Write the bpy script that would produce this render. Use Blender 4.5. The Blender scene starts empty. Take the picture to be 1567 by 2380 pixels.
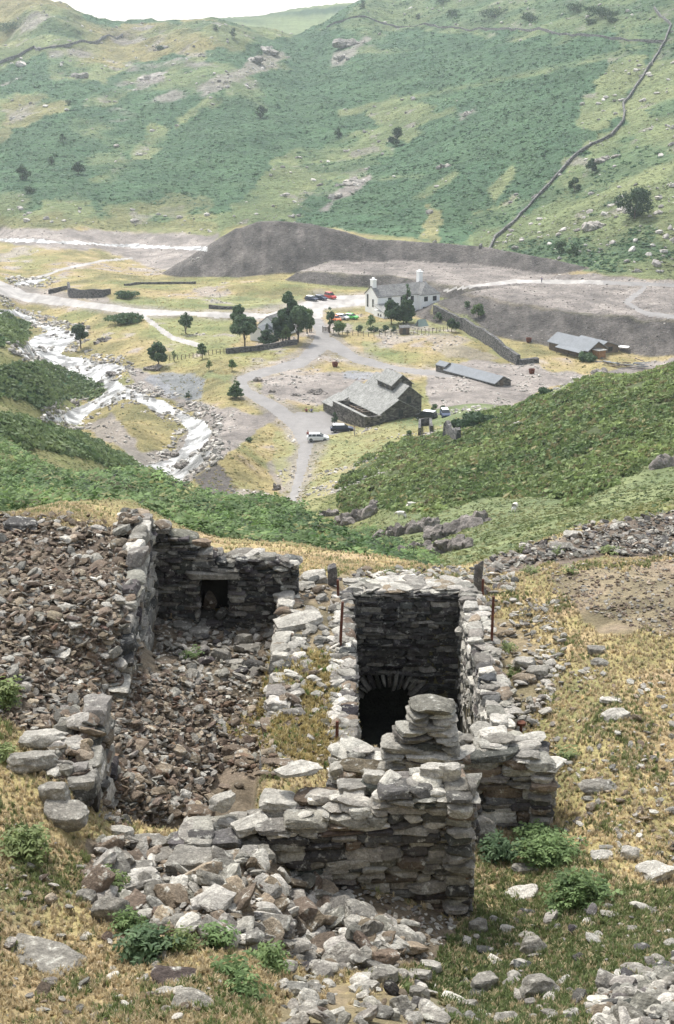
import bpy, bmesh, math, random
import numpy as np
from mathutils import Vector, Matrix, Euler
rng = np.random.default_rng(7); random.seed(7)
C = bpy.context.scene
COL = bpy.context.scene.collection
# ---------------------------------------------------------------- camera
F, U0, V0 = 3265.0, 783.5, 1190.0            # focal length and centre in reference units (1567 x 2380)
P = math.atan((V0 - 100.0) / F)              # downward pitch
cP, sP = math.cos(P), math.sin(P)
cam = bpy.data.objects.new('camera', bpy.data.cameras.new('camera')); COL.objects.link(cam)
cam.location = (0, 0, 0); cam.rotation_euler = (math.pi/2 - P, 0, 0)
cam.data.sensor_fit = 'VERTICAL'; cam.data.sensor_height = 36; cam.data.lens = 36*F/2380
cam.data.clip_start = 0.5; cam.data.clip_end = 20000
C.camera = cam
# ---------------------------------------------------------------- light: bright thin overcast, sun behind the valley
SUN_EL, SUN_AZ = math.radians(56), math.radians(-28)   # azimuth from +Y (away from camera), negative = left
w = bpy.data.worlds.new('World'); C.world = w; w.use_nodes = True
nt = w.node_tree; bg = nt.nodes['Background']
sky = nt.nodes.new('ShaderNodeTexSky'); sky.sky_type = 'NISHITA'; sky.sun_disc = False
sky.sun_elevation = SUN_EL; sky.sun_rotation = SUN_AZ
sky.air_density = 1.0; sky.dust_density = 2.0; sky.ozone_density = 1.5
hsv = nt.nodes.new('ShaderNodeHueSaturation'); hsv.inputs['Saturation'].default_value = 0.42
nt.links.new(sky.outputs[0], hsv.inputs['Color']); nt.links.new(hsv.outputs[0], bg.inputs[0]); bg.inputs[1].default_value = 0.15
sun = bpy.data.objects.new('sun', bpy.data.lights.new('sun', 'SUN')); COL.objects.link(sun)
sun.data.energy = 2.2; sun.data.angle = math.radians(8); sun.data.color = (1.0, 0.975, 0.94)
sd = Vector((math.sin(SUN_AZ)*math.cos(SUN_EL), math.cos(SUN_AZ)*math.cos(SUN_EL), math.sin(SUN_EL)))
sun.rotation_euler = sd.to_track_quat('Z', 'Y').to_euler()
C.view_settings.view_transform = 'Standard'; C.view_settings.look = 'None'
C.view_settings.exposure = 1.08; C.view_settings.gamma = 1.0
C.cycles.max_bounces = 6; C.cycles.volume_bounces = 2
# ---------------------------------------------------------------- picture <-> world
def at(u, v, Y):
    """world point on the sight line of reference point (u, v) at ground distance Y"""
    xc = (u - U0)/F; yc = (V0 - v)/F
    dy = cP + yc*sP; dz = -sP + yc*cP
    return (xc*Y/dy, Y, dz*Y/dy)
def tn(v):
    yc = (V0 - v)/F
    return (-sP + yc*cP)/(cP + yc*sP)
def pz(u, v, z):
    return at(u, v, z/tn(v))
def proj(x, y, z):
    d = y*cP - z*sP
    d = np.where(d < 0.5, 0.5, d)
    return U0 + F*x/d, V0 - F*(y*sP + z*cP)/d
def raw(u, Y, z):
    return ((u - U0)/F*Y*1.02, Y, z)
# ---------------------------------------------------------------- noise
def vnoise(x, y, s=0.0):
    xi = np.floor(x); yi = np.floor(y); fx = x - xi; fy = y - yi
    fx = fx*fx*(3 - 2*fx); fy = fy*fy*(3 - 2*fy)
    def h(a, b):
        t = np.sin(a*127.1 + b*311.7 + s*74.7)*43758.5453
        return t - np.floor(t)
    return (h(xi, yi)*(1-fx) + h(xi+1, yi)*fx)*(1-fy) + (h(xi, yi+1)*(1-fx) + h(xi+1, yi+1)*fx)*fy
def fbm(x, y, s=0.0, o=4):
    r = 0; a = 0.5; t = 0
    for i in range(o):
        r = r + a*vnoise(x*2**i + 17.3*i, y*2**i - 9.1*i, s + i); t += a; a *= 0.5
    return r/t - 0.5                              # about -0.35 .. 0.35
def sstep(x, a, b):
    t = np.clip((x - a)/(b - a), 0, 1); return t*t*(3 - 2*t)
# ---------------------------------------------------------------- the lie of the land
pts = []
def A(*l):
    for u, v, Y in l: pts.append(at(u, v, Y))
def Z(z, *l):
    for u, v in l: pts.append(pz(u, v, z))
def R(*l):
    for u, Y, z in l: pts.append(raw(u, Y, z))
# foreground shelf
R((783, 1, -1.8), (-900, 3, -2.4), (2400, 3, -2.9), (783, 5, -4.6), (-300, 6, -5.0), (1900, 6, -5.4))
A((0,2380,9.8),(783,2380,10.4),(1567,2380,10.6),(0,2150,12.2),(0,1900,14.6),(-200,1900,14),(0,1700,17),(-150,1700,17),(0,1450,21),(-150,1450,21),
  (0,1215,26),(-200,1200,26),(300,2250,11.4),(300,2130,12.9),(700,2200,13.3),(1085,2135,15.0),(1085,2250,13.6),(1300,2000,16.6),(1285,1935,17.7),(650,2055,14.3),(850,2095,14.6),(500,2035,14.1),(300,1965,15.2),(230,1965,14.8),
  (1567,2000,16.4),(1567,2200,13.4),(1800,2000,16),(1400,1750,19.3),(1567,1700,20),(1800,1700,20),(1400,1500,23.8),(1567,1400,25.8),
  (1300,1380,27),(1150,1320,30.5),(1567,1197,37),(1750,1180,37),(1400,1225,35),(1567,1280,31.5),(500,1750,19.0),(730,1400,25.3),
  (730,1600,21.5),(730,1750,19.2),(783,1320,29.0),(600,1318,29.0),(950,1318,29.5),(450,1380,26.4))
R((150, 19, -8.75), (150, 23, -8.8), (150, 25.5, -8.8), (300,30,-10.8), (0,31,-10.55), (-300,32,-10.9))
# bracken bank on the left
A((0,1185,62),(-300,1180,62),(0,1110,85),(0,1040,110),(-300,1000,110),(340,1115,100),(300,1235,56),(200,1150,80),(660,1196,92),(500,1180,90),(600,1290,50),
  (900,1306,75),(780,1262,80),(880,1310,60),(400,1270,52))
R((0,42,-14.2),(-400,42,-14),(300,42,-13.8),(700,40,-14.5),(1000,42,-17),(1200,46,-17.5),(1567,50,-17.5),(1900,50,-17.5))
R((0,130,-42),(-400,130,-38),(340,128,-46),(660,120,-47),(800,105,-41))
# gully and right slope
A((700,1195,172),(850,1295,118),(850,1200,160),(940,1302,98),(1000,1240,125),(1100,1250,105),(1100,1210,125),(1300,1200,105),(1150,1285,88),
  (1567,1170,100),(1800,1150,100),(1340,1170,128),(1000,1160,150),(800,1150,185),(1567,1100,130),(1567,960,165),(1567,848,200),(1800,750,200),(1800,950,160),
  (1200,1050,175),(1200,950,224),(1262,918,232),(1380,877,228),(1060,990,222),(900,1065,208),(1000,1012,232))
R((1350,60,-21.5),(1567,62,-20.5),(1900,62,-19),(1000,70,-27),(1567,235,-56),(1567,262,-67),(1850,235,-50),(1850,290,-68),(1400,262,-66),(1250,262,-67.5))
# second left bank
A((0,940,192),(-300,860,192),(0,1015,150),(150,1012,196),(310,1088,216),(200,1045,180),(100,900,240),(0,870,235),(-300,700,250),(-300,640,290),(0,745,285),(60,790,285))
R((0,215,-58),(100,225,-63),(20,320,-66),(-100,330,-64))
# valley floor
Z(-71, (380,1100),(460,1000),(400,930),(250,870),(150,790),(40,728),(330,960),(140,975))
Z(-70.4, (100,640),(20,600),(0,560),(250,545),(480,560),(0,532),(300,535))
Z(-68, (250,690),(560,735),(300,715),(740,800),(560,885),(600,930),(700,960),(740,1020),(690,1080),(900,740),(1100,765),(1000,860),(900,920),(350,780),
  (480,830),(500,900),(600,690),(450,690),(560,990),(640,1100),(1250,880),(1400,850),(1250,800),(1000,735),(850,1000),(1567,835),(750,690),(660,640),(900,650))
Z(-66, (0,690),(640,1160))
Z(-64.5, (1300,640),(1800,680))
Z(-68.3, (1180,770),(1300,802),(1450,830))
Z(-67.0, (500,1060))
R((1800,330,-67),(2100,400,-60),(-500,420,-66),(-500,520,-66),(-400,350,-64))
# far hillside
A((1567,645,400),(1567,500,440),(1567,300,540),(1567,100,680),(1567,0,760),(1567,-80,830),(1900,600,380),(1900,300,480),(1900,0,680),(1900,-200,850),
  (1115,572,480),(1100,400,580),(1100,200,740),(1100,60,900),(1100,-10,1000),(1100,-60,1060),(900,540,510),(900,400,620),(900,200,800),(900,40,1020),(860,0,1080),
  (700,508,560),(700,350,680),(700,200,860),(700,100,1030),(730,69,1090),(640,66,1090),
  (300,520,570),(300,350,700),(300,200,850),(300,90,1020),(290,52,1090),(370,47,1090),(500,50,1090),(560,62,1090),(0,520,570),(0,350,720),(0,200,860),(0,100,1000),
  (0,-10,1120),(60,-14,1120),(140,12,1110),(205,42,1100),(250,51,1095),(-300,500,570),(-300,350,720),(-300,100,950),(-300,-60,1120),(780,40,1090),(820,14,1090),(1300,300,600),(1300,100,760),(1300,-20,900),
  (400,300,740),(550,400,640),(150,430,630))
R((100,1250,0),(500,1300,-25),(750,1300,-30),(1100,1300,30),(1567,1200,40),(2000,1100,45),(-300,1300,10))
A((500,70,2200),(800,60,2400),(600,38,3200),(700,24,3900),(840,14,3900),(1200,30,4000),(520,47,3600),(300,62,3600),(0,65,3600),(-400,65,3600),(1900,40,3600))
R((500,5500,-20),(800,5500,-20),(0,5500,-30),(1500,5500,-30),(2000,5500,-30),(-500,5500,-30),(400,8000,-150),(1200,8000,-150),(-300,8000,-150),(1900,8000,-150))
pts = np.array(pts)
def cs(x, Y): return 6*x/(Y + 6), 1.15*np.log(Y + 6)
ps, pb = cs(pts[:,0], pts[:,1]); pe = pts[:,2]/(pts[:,1] + 1.0)
def tps_fit(a, b, val, lam=2e-5):
    n = len(a)
    r2 = (a[:,None]-a)**2 + (b[:,None]-b)**2
    K = 0.5*r2*np.log(r2 + 1e-12) + lam*np.eye(n)
    Q = np.c_[np.ones(n), a, b]
    M = np.zeros((n+3, n+3)); M[:n,:n] = K; M[:n,n:] = Q; M[n:,:n] = Q.T
    return np.linalg.solve(M, np.r_[val, 0, 0, 0])
TW = tps_fit(ps, pb, pe)
def base_h(x, Y):
    sh = x.shape; x = x.ravel(); Y = Y.ravel(); out = np.empty(len(x))
    n = len(ps)
    for i in range(0, len(x), 40000):
        a, b = cs(x[i:i+40000], Y[i:i+40000])
        r2 = (a[:,None]-ps)**2 + (b[:,None]-pb)**2
        out[i:i+40000] = (0.5*r2*np.log(r2 + 1e-12)) @ TW[:n] + TW[n] + TW[n+1]*a + TW[n+2]*b
    return (out*(Y + 1.0)).reshape(sh)
# ---------------------------------------------------------------- plan-view helpers
def seg_dist(x, y, poly, closed=False):
    """distance to a polyline, with index+parameter of the nearest point"""
    best = np.full(x.shape, 1e9); par = np.zeros(x.shape)
    n = len(poly)
    for i in range(n if closed else n-1):
        ax, ay = poly[i][:2]; bx, by = poly[(i+1) % n][:2]
        dx, dy = bx-ax, by-ay; L = dx*dx + dy*dy + 1e-9
        t = np.clip(((x-ax)*dx + (y-ay)*dy)/L, 0, 1)
        d = np.hypot(x-ax-t*dx, y-ay-t*dy)
        m = d < best; best = np.where(m, d, best); par = np.where(m, i+t, par)
    return best, par
def inside(x, y, poly):
    r = np.zeros(x.shape, bool); n = len(poly); j = n-1
    for i in range(n):
        xi, yi = poly[i][:2]; xj, yj = poly[j][:2]
        r ^= ((yi > y) != (yj > y)) & (x < (xj-xi)*(y-yi)/(yj-yi+1e-12) + xi)
        j = i
    return r
def sdist(x, y, poly):
    d, _ = seg_dist(x, y, poly, True)
    return np.where(inside(x, y, poly), -d, d)
# ---------------------------------------------------------------- terrain grid
NC = 620
cc = np.linspace(-0.37, 0.37, NC)
def rows(a, b, n, p=1.0): 
    t = np.linspace(0, 1, n, endpoint=False); return a + (b-a)*t**p
YR = np.concatenate([rows(1.5,9,20), rows(9,31,330), rows(31,50,60), rows(50,135,190), rows(135,250,220), rows(250,480,300), rows(480,1150,330),
                     rows(1150,2000,30), rows(2000,8200,60)])
NR = len(YR)
GY, GC = np.meshgrid(YR, cc, indexing='ij')
GX = GC*(GY + 6)
H = base_h(GX, GY)
# mining spoil: ridge and two plateaus
ridge = [pz(*q) for q in [(556,530,-57),(598,515,-54.8),(650,514,-54.6),(720,522,-55.5),(800,540,-57.5),(860,556,-59.3),(950,562,-60),(1115,573,-60.5),(1270,601,-61.5),(1400,630,-62.5),(1500,650,-63.2)]]
plat2 = [pz(u, v, -65.0) for u, v in [(700,628),(780,603),(860,592),(1100,600),(1300,628),(1500,650),(1700,665),(1700,690),(1200,672),(1100,668),(1010,655),(900,640),(780,634)]]
plat3 = [pz(u, v, -62.0) for u, v in [(1085,678),(1200,664),(1700,670),(1700,750),(1567,742),(1480,735),(1400,728),(1330,724),(1280,716),(1230,706),(1180,698),(1120,687)]]
mv = (GY > 300) & (GY < 620)
def on(mask, fn):
    out = np.full(GX.shape, -1e9); out[mask] = fn(GX[mask], GY[mask]); return out
def ridge_h(x, y):
    rill = 0.5*fbm(x*0.08, y*0.05, 3, 3) + 0.12*fbm(x*0.5, y*0.3, 5, 4)
    d, p = seg_dist(x, y, ridge); zr = np.interp(p, range(len(ridge)), [q[2] for q in ridge])
    return zr - 0.60*np.maximum(0, d + 2.0*rill - 1.0) + 0.3*rill
def plat_h(poly, zp, sl):
    def f(x, y):
        d = sdist(x, y, poly); n = fbm(x*0.12, y*0.12, 8, 4); r = fbm(x*0.7, y*0.12, 11, 3)
        return zp + 0.9*n - sl*np.maximum(0, d + 5*n + 0.7*r)
    return f
HR = on(mv, ridge_h); HP2 = on(mv, plat_h(plat2, -65.0, 0.62)); HP3 = on(mv, plat_h(plat3, -62.0, 0.44))
HS = np.maximum(np.maximum(HR, HP2), HP3)
SPOIL = np.zeros(GX.shape); SPOIL[mv] = sstep(HS[mv] - H[mv], -0.15, 0.25)
d2 = on(mv, lambda x, y: -np.minimum(sdist(x, y, plat2), sdist(x, y, plat3)))
FLATSP = np.zeros(GX.shape); FLATSP[mv] = sstep(d2[mv] + 4*fbm(GX[mv]*0.15, GY[mv]*0.15, 4), -1.5, 0.5)*(HR[mv] < np.maximum(HP2, HP3)[mv] + 0.2)
H0 = H.copy()
H = np.where(mv, np.maximum(H, HS), H)
# mounds: u, v, z of the ground there, half widths in metres, height
for (u, v, z, rx, ry, h) in [(300,990,-69,8,7,2.6),(505,1075,-67,7,10,3.0),(540,1100,-66.5,5,8,1.5),(310,680,-68,9,8,1.3),(520,672,-68,14,5,1.4),(650,672,-68,12,5,1.2),
        (1010,795,-68,10,5,1.6),(1090,815,-68,8,5,1.3),(930,780,-68,7,4,0.8),(480,745,-68.5,14,4,1.0),(60,700,-67,8,4,1.2),(860,1010,-67,10,8,1.0),(620,905,-68,6,3,0.6)]:
    x0, y0, _ = pz(u, v, z)
    H += h*np.exp(-((GX-x0)/rx)**2 - ((GY-y0)/ry)**2)
# natural roughness
amp = np.interp(GY, [0,10,30,60,120,250,480,620,1100,4000], [.06,.07,.12,.6,1.1,.5,.7,3.0,9.0,18.0])
fr = np.interp(GY, [0,30,60,250,600,1100,4000], [1.2,.6,.12,.08,.03,.016,.004])
mid = (GY > 500)
H += amp*fbm(GX*0.9*0.1, GY*0.1, 21, 5)*np.where(GY < 60, 0, 1)*np.where(GY < 560, 1, 0.5)
near = GY < 60
H[near] += (amp*1.6*fbm(GX*0.8, GY*0.8, 31, 4))[near]*sstep(GY[near], 1, 9)
far = GY > 470
k = sstep(GY, 470, 640)*(1 - sstep(GY, 1500, 2500))
H[far] += (k*(9*fbm(GX*0.012, GY*0.012, 41, 4) + 3.2*np.abs(fbm(GX*0.05, GY*0.05, 43, 4))))[far]
# craggy knolls along the left skyline
kk = sstep(GY, 760, 950)*(1 - sstep(GY, 1140, 1200))*sstep(-GX, -30, 60)
H += kk*(16*np.maximum(0, fbm(GX*0.022, GY*0.022, 51, 5)) - 1.0)
UU, VV = proj(GX, GY, H)
# ---------------------------------------------------------------- ruin floor and wheel pit cut into the shelf
XL, XP, PX0, PX1, PY0, PY1 = -3.22, -1.15, 0.33, 2.42, 19.6, 25.6
FL = -10.95
XLg = -3.05 - .05*(GY - 15.6)
nz = 0.10*fbm(GX*1.7, GY*1.7, 61, 4)
t1 = sstep(GX - XLg, -0.25, -0.05)*(1 - sstep(GX, XP-0.1, XP+0.1))*sstep(GY, 15.9, 16.4)*(1 - sstep(GY, 25.5, 25.7))
scree = 1.35*np.clip(1 - (GX - XLg)/2.0, 0, 1)**1.1*sstep(GY, 16.2, 18)*(1 - 0.85*sstep(GY, 21.5, 24.0))
HF = FL + scree + 0.35*sstep(GX, -2.2, -1.2)*(1 - sstep(GY, 19, 22)) + nz*1.6
H = H*(1-t1) + HF*t1
t2 = (1 - sstep(GX - XLg, -0.3, -0.12))*sstep(GY, 13.5, 16.0)*(1 - sstep(GY, 24.6, 26.6))*(GY < 30)
H = H*(1-t2) + (-8.72 + 0.25*fbm(GX*0.6, GY*0.6, 63, 4) + 0.10*np.clip(-GX-3.2, 0, 6))*t2
t4 = sstep(GX, -2.78, -2.72)*(1 - sstep(GX, -2.12, -2.06))*sstep(GY, 25.3, 25.4)*(1 - sstep(GY, 26.5, 26.6))
H = H*(1-t4) + (-10.95)*t4
dw = sstep(GY, 17.3, 18.0)*(1 - sstep(GY, 19.6, 20.6))*sstep(GX, -5.6, -4.9)*(1 - sstep(GX, -1.9, -1.4))
H = H*(1-dw) + (-10.75 + 2.1*np.clip(1 - (GX + 4.9)/3.1, 0, 1) + nz)*dw
t3 = sstep(GX, PX0-0.02, PX0+0.06)*(1 - sstep(GX, PX1-0.06, PX1+0.02))*sstep(GY, PY0-0.05, PY0+0.05)*(1 - sstep(GY, PY1+1.1, PY1+1.2))
t3 = np.where((GY > PY1) & ((GX < .35) | (GX > 1.7)), 0, t3)
H = H*(1-t3) + (-13.4)*t3
UU, VV = proj(GX, GY, H)
def Zg(x, Y):
    """terrain height by bilinear lookup"""
    x = np.atleast_1d(np.asarray(x, float)); Y = np.atleast_1d(np.asarray(Y, float))
    c = (x/(Y + 6) - cc[0])/(cc[1] - cc[0]); i = np.clip(np.searchsorted(YR, Y) - 1, 0, NR-2)
    c = np.clip(c, 0, NC-1.001); j = c.astype(int); fc = c - j; fy = np.clip((Y - YR[i])/(YR[i+1] - YR[i]), 0, 1)
    return (H[i,j]*(1-fc) + H[i,j+1]*fc)*(1-fy) + (H[i+1,j]*(1-fc) + H[i+1,j+1]*fc)*fy
def ground(u, v, y0=7.0, y1=1150.0):
    """where the sight line of (u, v) meets the terrain: arrays in, (x, Y, z) arrays out"""
    u = np.atleast_1d(np.asarray(u, float)); v = np.atleast_1d(np.asarray(v, float))
    ys = YR[(YR >= y0) & (YR <= y1)]
    best = np.full(len(u), np.nan)
    prev = None
    for Y in ys:
        x, _, z = at(u, v, Y)
        g = Zg(x, np.full(len(u), Y)) - z
        if prev is not None:
            hit = np.isnan(best) & (g >= 0) & (prev < 0)
            best = np.where(hit, py + (Y - py)*(-prev)/(g - prev + 1e-12), best)
        prev, py = g, Y
    ok = ~np.isnan(best); b = np.where(ok, best, 50.0)
    x, _, _ = at(u, v, b)
    return x, b, Zg(x, b), ok
# ---------------------------------------------------------------- ground cover, worked out per point of the land
def lin(h):
    c = [int(h[i:i+2], 16)/255 for i in (0, 2, 4)]
    return np.array([x/12.92 if x <= 0.04045 else ((x+0.055)/1.055)**2.4 for x in c])
NZ1 = fbm(GX*0.15, GY*0.15, 71, 4); NZ2 = fbm(GX*0.03, GY*0.03, 73, 4); NZ3 = fbm(GX*1.1, GY*1.1, 75, 4)
PXN = fbm(UU*0.022, VV*0.045, 81, 6); PXF = fbm(GX*0.5, GY*0.2, 83, 3)
def zone(poly, y0, y1, soft=3.0, wob=14.0):
    """0..1 cover of a patch whose outline is given on the ground between distances y0 and y1"""
    us = [p[0] for p in poly]; vs = [p[1] for p in poly]; out = np.zeros(GX.shape)
    m = (GY > y0) & (GY < y1) & (UU > min(us)-40) & (UU < max(us)+40) & (VV > min(vs)-40) & (VV < max(vs)+40)
    d = sdist(UU[m], VV[m]*1.0, poly) + wob*PXN[m]*2
    out[m] = 1 - sstep(d, -soft, soft); return out
def track(line, y0, y1, soft=1.5, wob=2.0):
    us = [p[0] for p in line]; vs = [p[1] for p in line]; out = np.zeros(GX.shape)
    m = (GY > y0) & (GY < y1) & (UU > min(us)-60) & (UU < max(us)+60) & (VV > min(vs)-60) & (VV < max(vs)+60)
    d, p = seg_dist(UU[m], VV[m], line); w_ = np.interp(p, range(len(line)), [q[2] for q in line])/2
    out[m] = 1 - sstep(d + wob*PXN[m]*2 + 2.5*PXF[m], w_ - soft, w_ + soft); return out
C_ = np.zeros(GX.shape + (3,))
def paint(m, *cols, n=None):
    """mix ground cover colours by noise n"""
    global C_
    n = NZ1 if n is None else n
    t = np.clip(n*1.6 + 0.5, 0, 1)[..., None]
    c = cols[0]*(1-t) + cols[-1]*t if len(cols) < 3 else np.where(t < .5, cols[0]*(1-2*t) + cols[1]*2*t, cols[1]*(2-2*t) + cols[2]*(2*t-1))
    C_ = C_*(1-m[...,None]) + c*m[...,None]
BR1, BR2 = np.array([.052,.108,.052]), np.array([.084,.150,.070])
GR1, GR2 = np.array([.145,.185,.08]), np.array([.23,.255,.115])
DR1, DR2, DR3 = np.array([.19,.175,.075]), np.array([.31,.255,.115]), np.array([.36,.265,.155])
GV1, GV2 = np.array([.23,.203,.178]), np.array([.33,.287,.248])
SP1, SP2 = np.array([.085,.076,.067]), np.array([.155,.138,.12])
RK1, RK2 = np.array([.18,.16,.14]), np.array([.37,.33,.28])
RD1, RD2 = np.array([.31,.29,.262]), np.array([.43,.40,.362])
ONE = np.ones(GX.shape)
# far hillside
hillN = fbm(GX*0.02 + GY*0.006, GY*0.012, 77, 4)
paint(ONE, BR1, BR2, n=fbm(GX*0.08, GY*0.05, 70, 4))
fz = lambda *p, **k: zone(p, 380, 1300, **{**dict(soft=5, wob=34), **{a: (b*1.6 if a == 'wob' else b) for a, b in k.items()}})
grass = np.maximum.reduce([
 fz((-50,490),(110,470),(150,450),(230,475),(380,478),(500,505),(545,470),(600,440),(640,380),(720,345),(830,310),(960,270),(1060,240),(1080,262),(930,320),(860,400),(780,440),(720,480),(640,520),(500,545),(-50,560)),
 fz((180,425),(230,395),(300,375),(320,330),(350,300),(400,295),(450,245),(500,205),(560,160),(620,110),(650,125),(640,155),(570,180),(510,225),(460,260),(400,320),(350,350),(300,390),(250,420)),
 fz((170,240),(300,205),(330,175),(420,140),(570,108),(560,122),(450,150),(340,195),(260,235),(200,250)),
 fz((-50,200),(60,235),(170,225),(160,245),(100,280),(-50,320)),
 fz((-50,-30),(130,-30),(230,55),(520,45),(640,60),(760,66),(650,100),(540,108),(440,125),(340,138),(290,170),(240,190),(200,180),(130,190),(100,130),(-50,200)),
 fz((1545,97),(1450,230),(1445,280),(1380,330),(1330,370),(1290,420),(1240,470),(1110,575),(1110,640),(1700,700),(1700,90)),
 fz((1420,120),(1500,130),(1480,200),(1440,270),(1395,325),(1345,300),(1360,230),(1400,180)),
 fz((790,258),(960,220),(1180,175),(1390,130),(1500,104),(1510,112),(1390,142),(1180,187),(960,232),(790,270),wob=5),
 fz((860,262),(920,230),(1040,232),(1010,280),(870,295)),
 fz((1185,470),(1240,462),(1110,575),(1060,572),(1110,510)),
 fz((1000,490),(1035,485),(1020,560),(960,560)),
 fz((1130,440),(1190,385),(1200,400),(1150,470),wob=5), fz((960,460),(1060,395),(1070,405),(990,460),wob=5),
 fz((830,10),(1000,-30),(1700,-30),(1700,80),(1500,92),(1200,76),(1000,62),(760,72))*0.6,
 0.7*sstep(hillN, 0.15, 0.25)*(GY > 380)])
grass = grass*(.3 + .7*sstep(fbm(GX*.045, GY*.035, 131, 5), -.16, .03))
paint(grass, GR1, GR2, n=NZ2*1.3 + NZ1*.5)
dry = np.maximum.reduce([fz((-50,-30),(130,-30),(230,60),(500,50),(640,70),(540,108),(440,125),(340,138),(240,150),(130,120),(-50,150))*0.9*sstep(hillN,-.2,.1),
  fz((-50,505),(250,500),(500,520),(500,545),(-50,560))*0.5, fz((1000,490),(1035,485),(1020,560),(960,560))*0.6, fz((330,480),(380,440),(470,450),(500,500),(400,500))*0.4,
  fz((0,240),(150,240),(100,285),(0,320))*0.6])
paint(dry, DR1, DR2)
# screes, rock and boulder patches on the hill
craggy = 0.8*sstep(fbm(GX*0.035, GY*0.03, 87, 5), 0.10, 0.22)*np.maximum(fz((-50,-30),(130,-30),(230,60),(500,50),(660,70),(650,130),(540,200),(440,260),(330,350),(160,260),(-50,300)), 0.0)
rk = np.maximum.reduce([craggy, fz((560,160),(600,120),(650,125),(640,150),(590,175),(470,230),(460,220),wob=20)*0.8, fz((300,195),(330,172),(375,168),(385,190),(340,200),wob=8),
  fz((745,485),(790,440),(860,405),(862,418),(800,455),(760,490),wob=8), fz((780,125),(850,85),(858,92),(800,150),(765,160),wob=8)*0.8, fz((1065,262),(1105,250),(1110,262),(1070,280),wob=6)*.7,
  0.7*sstep(fbm(GX*0.11, GY*0.08, 89, 4), 0.19, 0.26)*grass*(GY > 380)*(VV < 520)])
paint(rk, RK1, RK2, n=fbm(GX*0.3, GY*0.2, 90, 4))
# distant fields
paint(sstep(GY, 1250, 1500), np.array([.05,.09,.05]), np.array([.17,.21,.10]), n=fbm(GX*0.004, GY*0.003, 92, 3)*2)
# second left bank, gully, right slope
mm = ((GY > 36) & (GY < 330) & (GX < 200)).astype(float)
paint(mm*(GY < 320), np.array([.16,.17,.06]), DR1, n=NZ1*1.5)
# valley floor
toe = np.interp(UU, [0,200,480,560,800,1100,1270,1420,1567], [528,532,545,524,535,578,606,640,652])
valley = ((GY > 190) & (GY < 620) & ((UU > 190) | (GY > 300))).astype(float)*sstep(VV - toe + 22*PXN, -3, 3)
valley = np.maximum(valley, (SPOIL > .3)*1.0)
paint(valley, DR1*0.9, DR2, DR3, n=NZ2*0.9 + NZ1*1.0)
vz = lambda *p, **k: zone(p, 180, 620, **k)
vt = lambda *p, **k: track(p, 180, 620, **k)
paint(np.maximum.reduce([vz((340,735),(560,745),(560,800),(420,830),(350,780)), vz((760,745),(860,755),(1050,745),(1090,760),(1000,775),(780,775)), vz((270,690),(700,690),(700,715),(450,720),(270,705)),
      vz((840,790),(900,800),(960,845),(930,850),(850,815)), vz((560,820),(690,800),(690,810),(560,830)), vz((480,860),(560,870),(520,890),(470,880))])*0.6, GR1, GR2)
paint(valley*.6*sstep(fbm(GX*.06, GY*.06, 133, 4), .02, .16), np.array([.15,.18,.065]), np.array([.24,.24,.09]))
slag = np.maximum.reduce([vz((-60,520),(200,528),(400,533),(505,543),(470,582),(420,612),(390,630),(330,612),(280,592),(150,578),(-60,562)), FLATSP,
  vz((990,870),(1100,835),(1250,845),(1300,865),(1380,865),(1500,845),(1700,800),(1567,850),(1400,885),(1270,905),(1150,965),(1010,985),(990,920)),
  vz((600,880),(720,862),(860,880),(790,950),(700,935),(615,918)), vz((990,775),(1100,790),(1060,800),(1180,835),(1120,840),(1000,815))*.6,
  vz((300,858),(345,868),(440,930),(560,955),(640,965),(560,1040),(500,1075),(465,1065),(495,1000),(460,970),(400,935),(310,905)),
  vz((200,990),(260,955),(330,1050),(400,1050),(440,990),(500,1000),(500,1060),(440,1120),(330,1110),(300,1060))*.9, vz((-30,655),(120,665),(250,700),(200,700),(-30,690))*.8,
  vz((620,1080),(680,1060),(700,1120),(650,1150))*.8])
slag = np.maximum(slag, 0.75*valley*sstep(NZ2*0.8 + NZ1, 0.13, 0.26))
paint(slag*valley, GV1*.82, GV2, n=NZ1 + NZ3*.5)
paint(np.maximum(vz((330,880),(400,863),(480,880),(470,930),(390,930)), vz((810,865),(880,868),(880,885),(800,880)))*0.85, np.array([.17,.18,.19]), np.array([.26,.265,.27]))
paint(vz((450,1110),(510,1085),(560,1130),(540,1180),(480,1170)), SP1, SP2)
paint(np.clip(SPOIL - FLATSP, 0, 1)*mv, SP1*.85, SP2*.95, n=fbm(GX*0.5, GY*0.3, 95, 4) + NZ1*.5)
# scorched pale tops and streaks of the spoil
paint(np.clip(SPOIL, 0, 1)*mv*0.35*sstep(fbm(GX*0.35, GY*0.05, 96, 3), 0.02, 0.2), GV1*.8, GV2*.8)
paint(vz((1010,700),(1090,740),(1200,820),(1230,845),(1180,845),(1100,790),(1000,730))*0.9, DR2, GR1)
# left bank greens
bz = lambda *p, **k: zone(p, 130, 420, **k)
leftfern = np.maximum.reduce([bz((-60,960),(80,975),(200,1015),(290,1062),(325,1092),(310,1100),(200,1065),(80,1040),(-60,1020),wob=8), bz((-60,845),(120,850),(240,898),(235,925),(100,945),(-60,905)),
                    bz((-60,700),(10,722),(65,752),(50,800),(-60,825))])
paint(leftfern, BR1*.8, BR2*.9)
# near left bracken bank
bank = ((GY > 46) & (GY < 145) & (UU < 1000) & (VV > 1000)).astype(float)*sstep(VV - np.interp(UU, [0,340,660,900,1000], [950,1050,1130,1240,1290]), 0, 20)
paint(bank, BR1*.45, BR2*.5)  # ground darkened so the gaps between fronds look shaded
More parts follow.
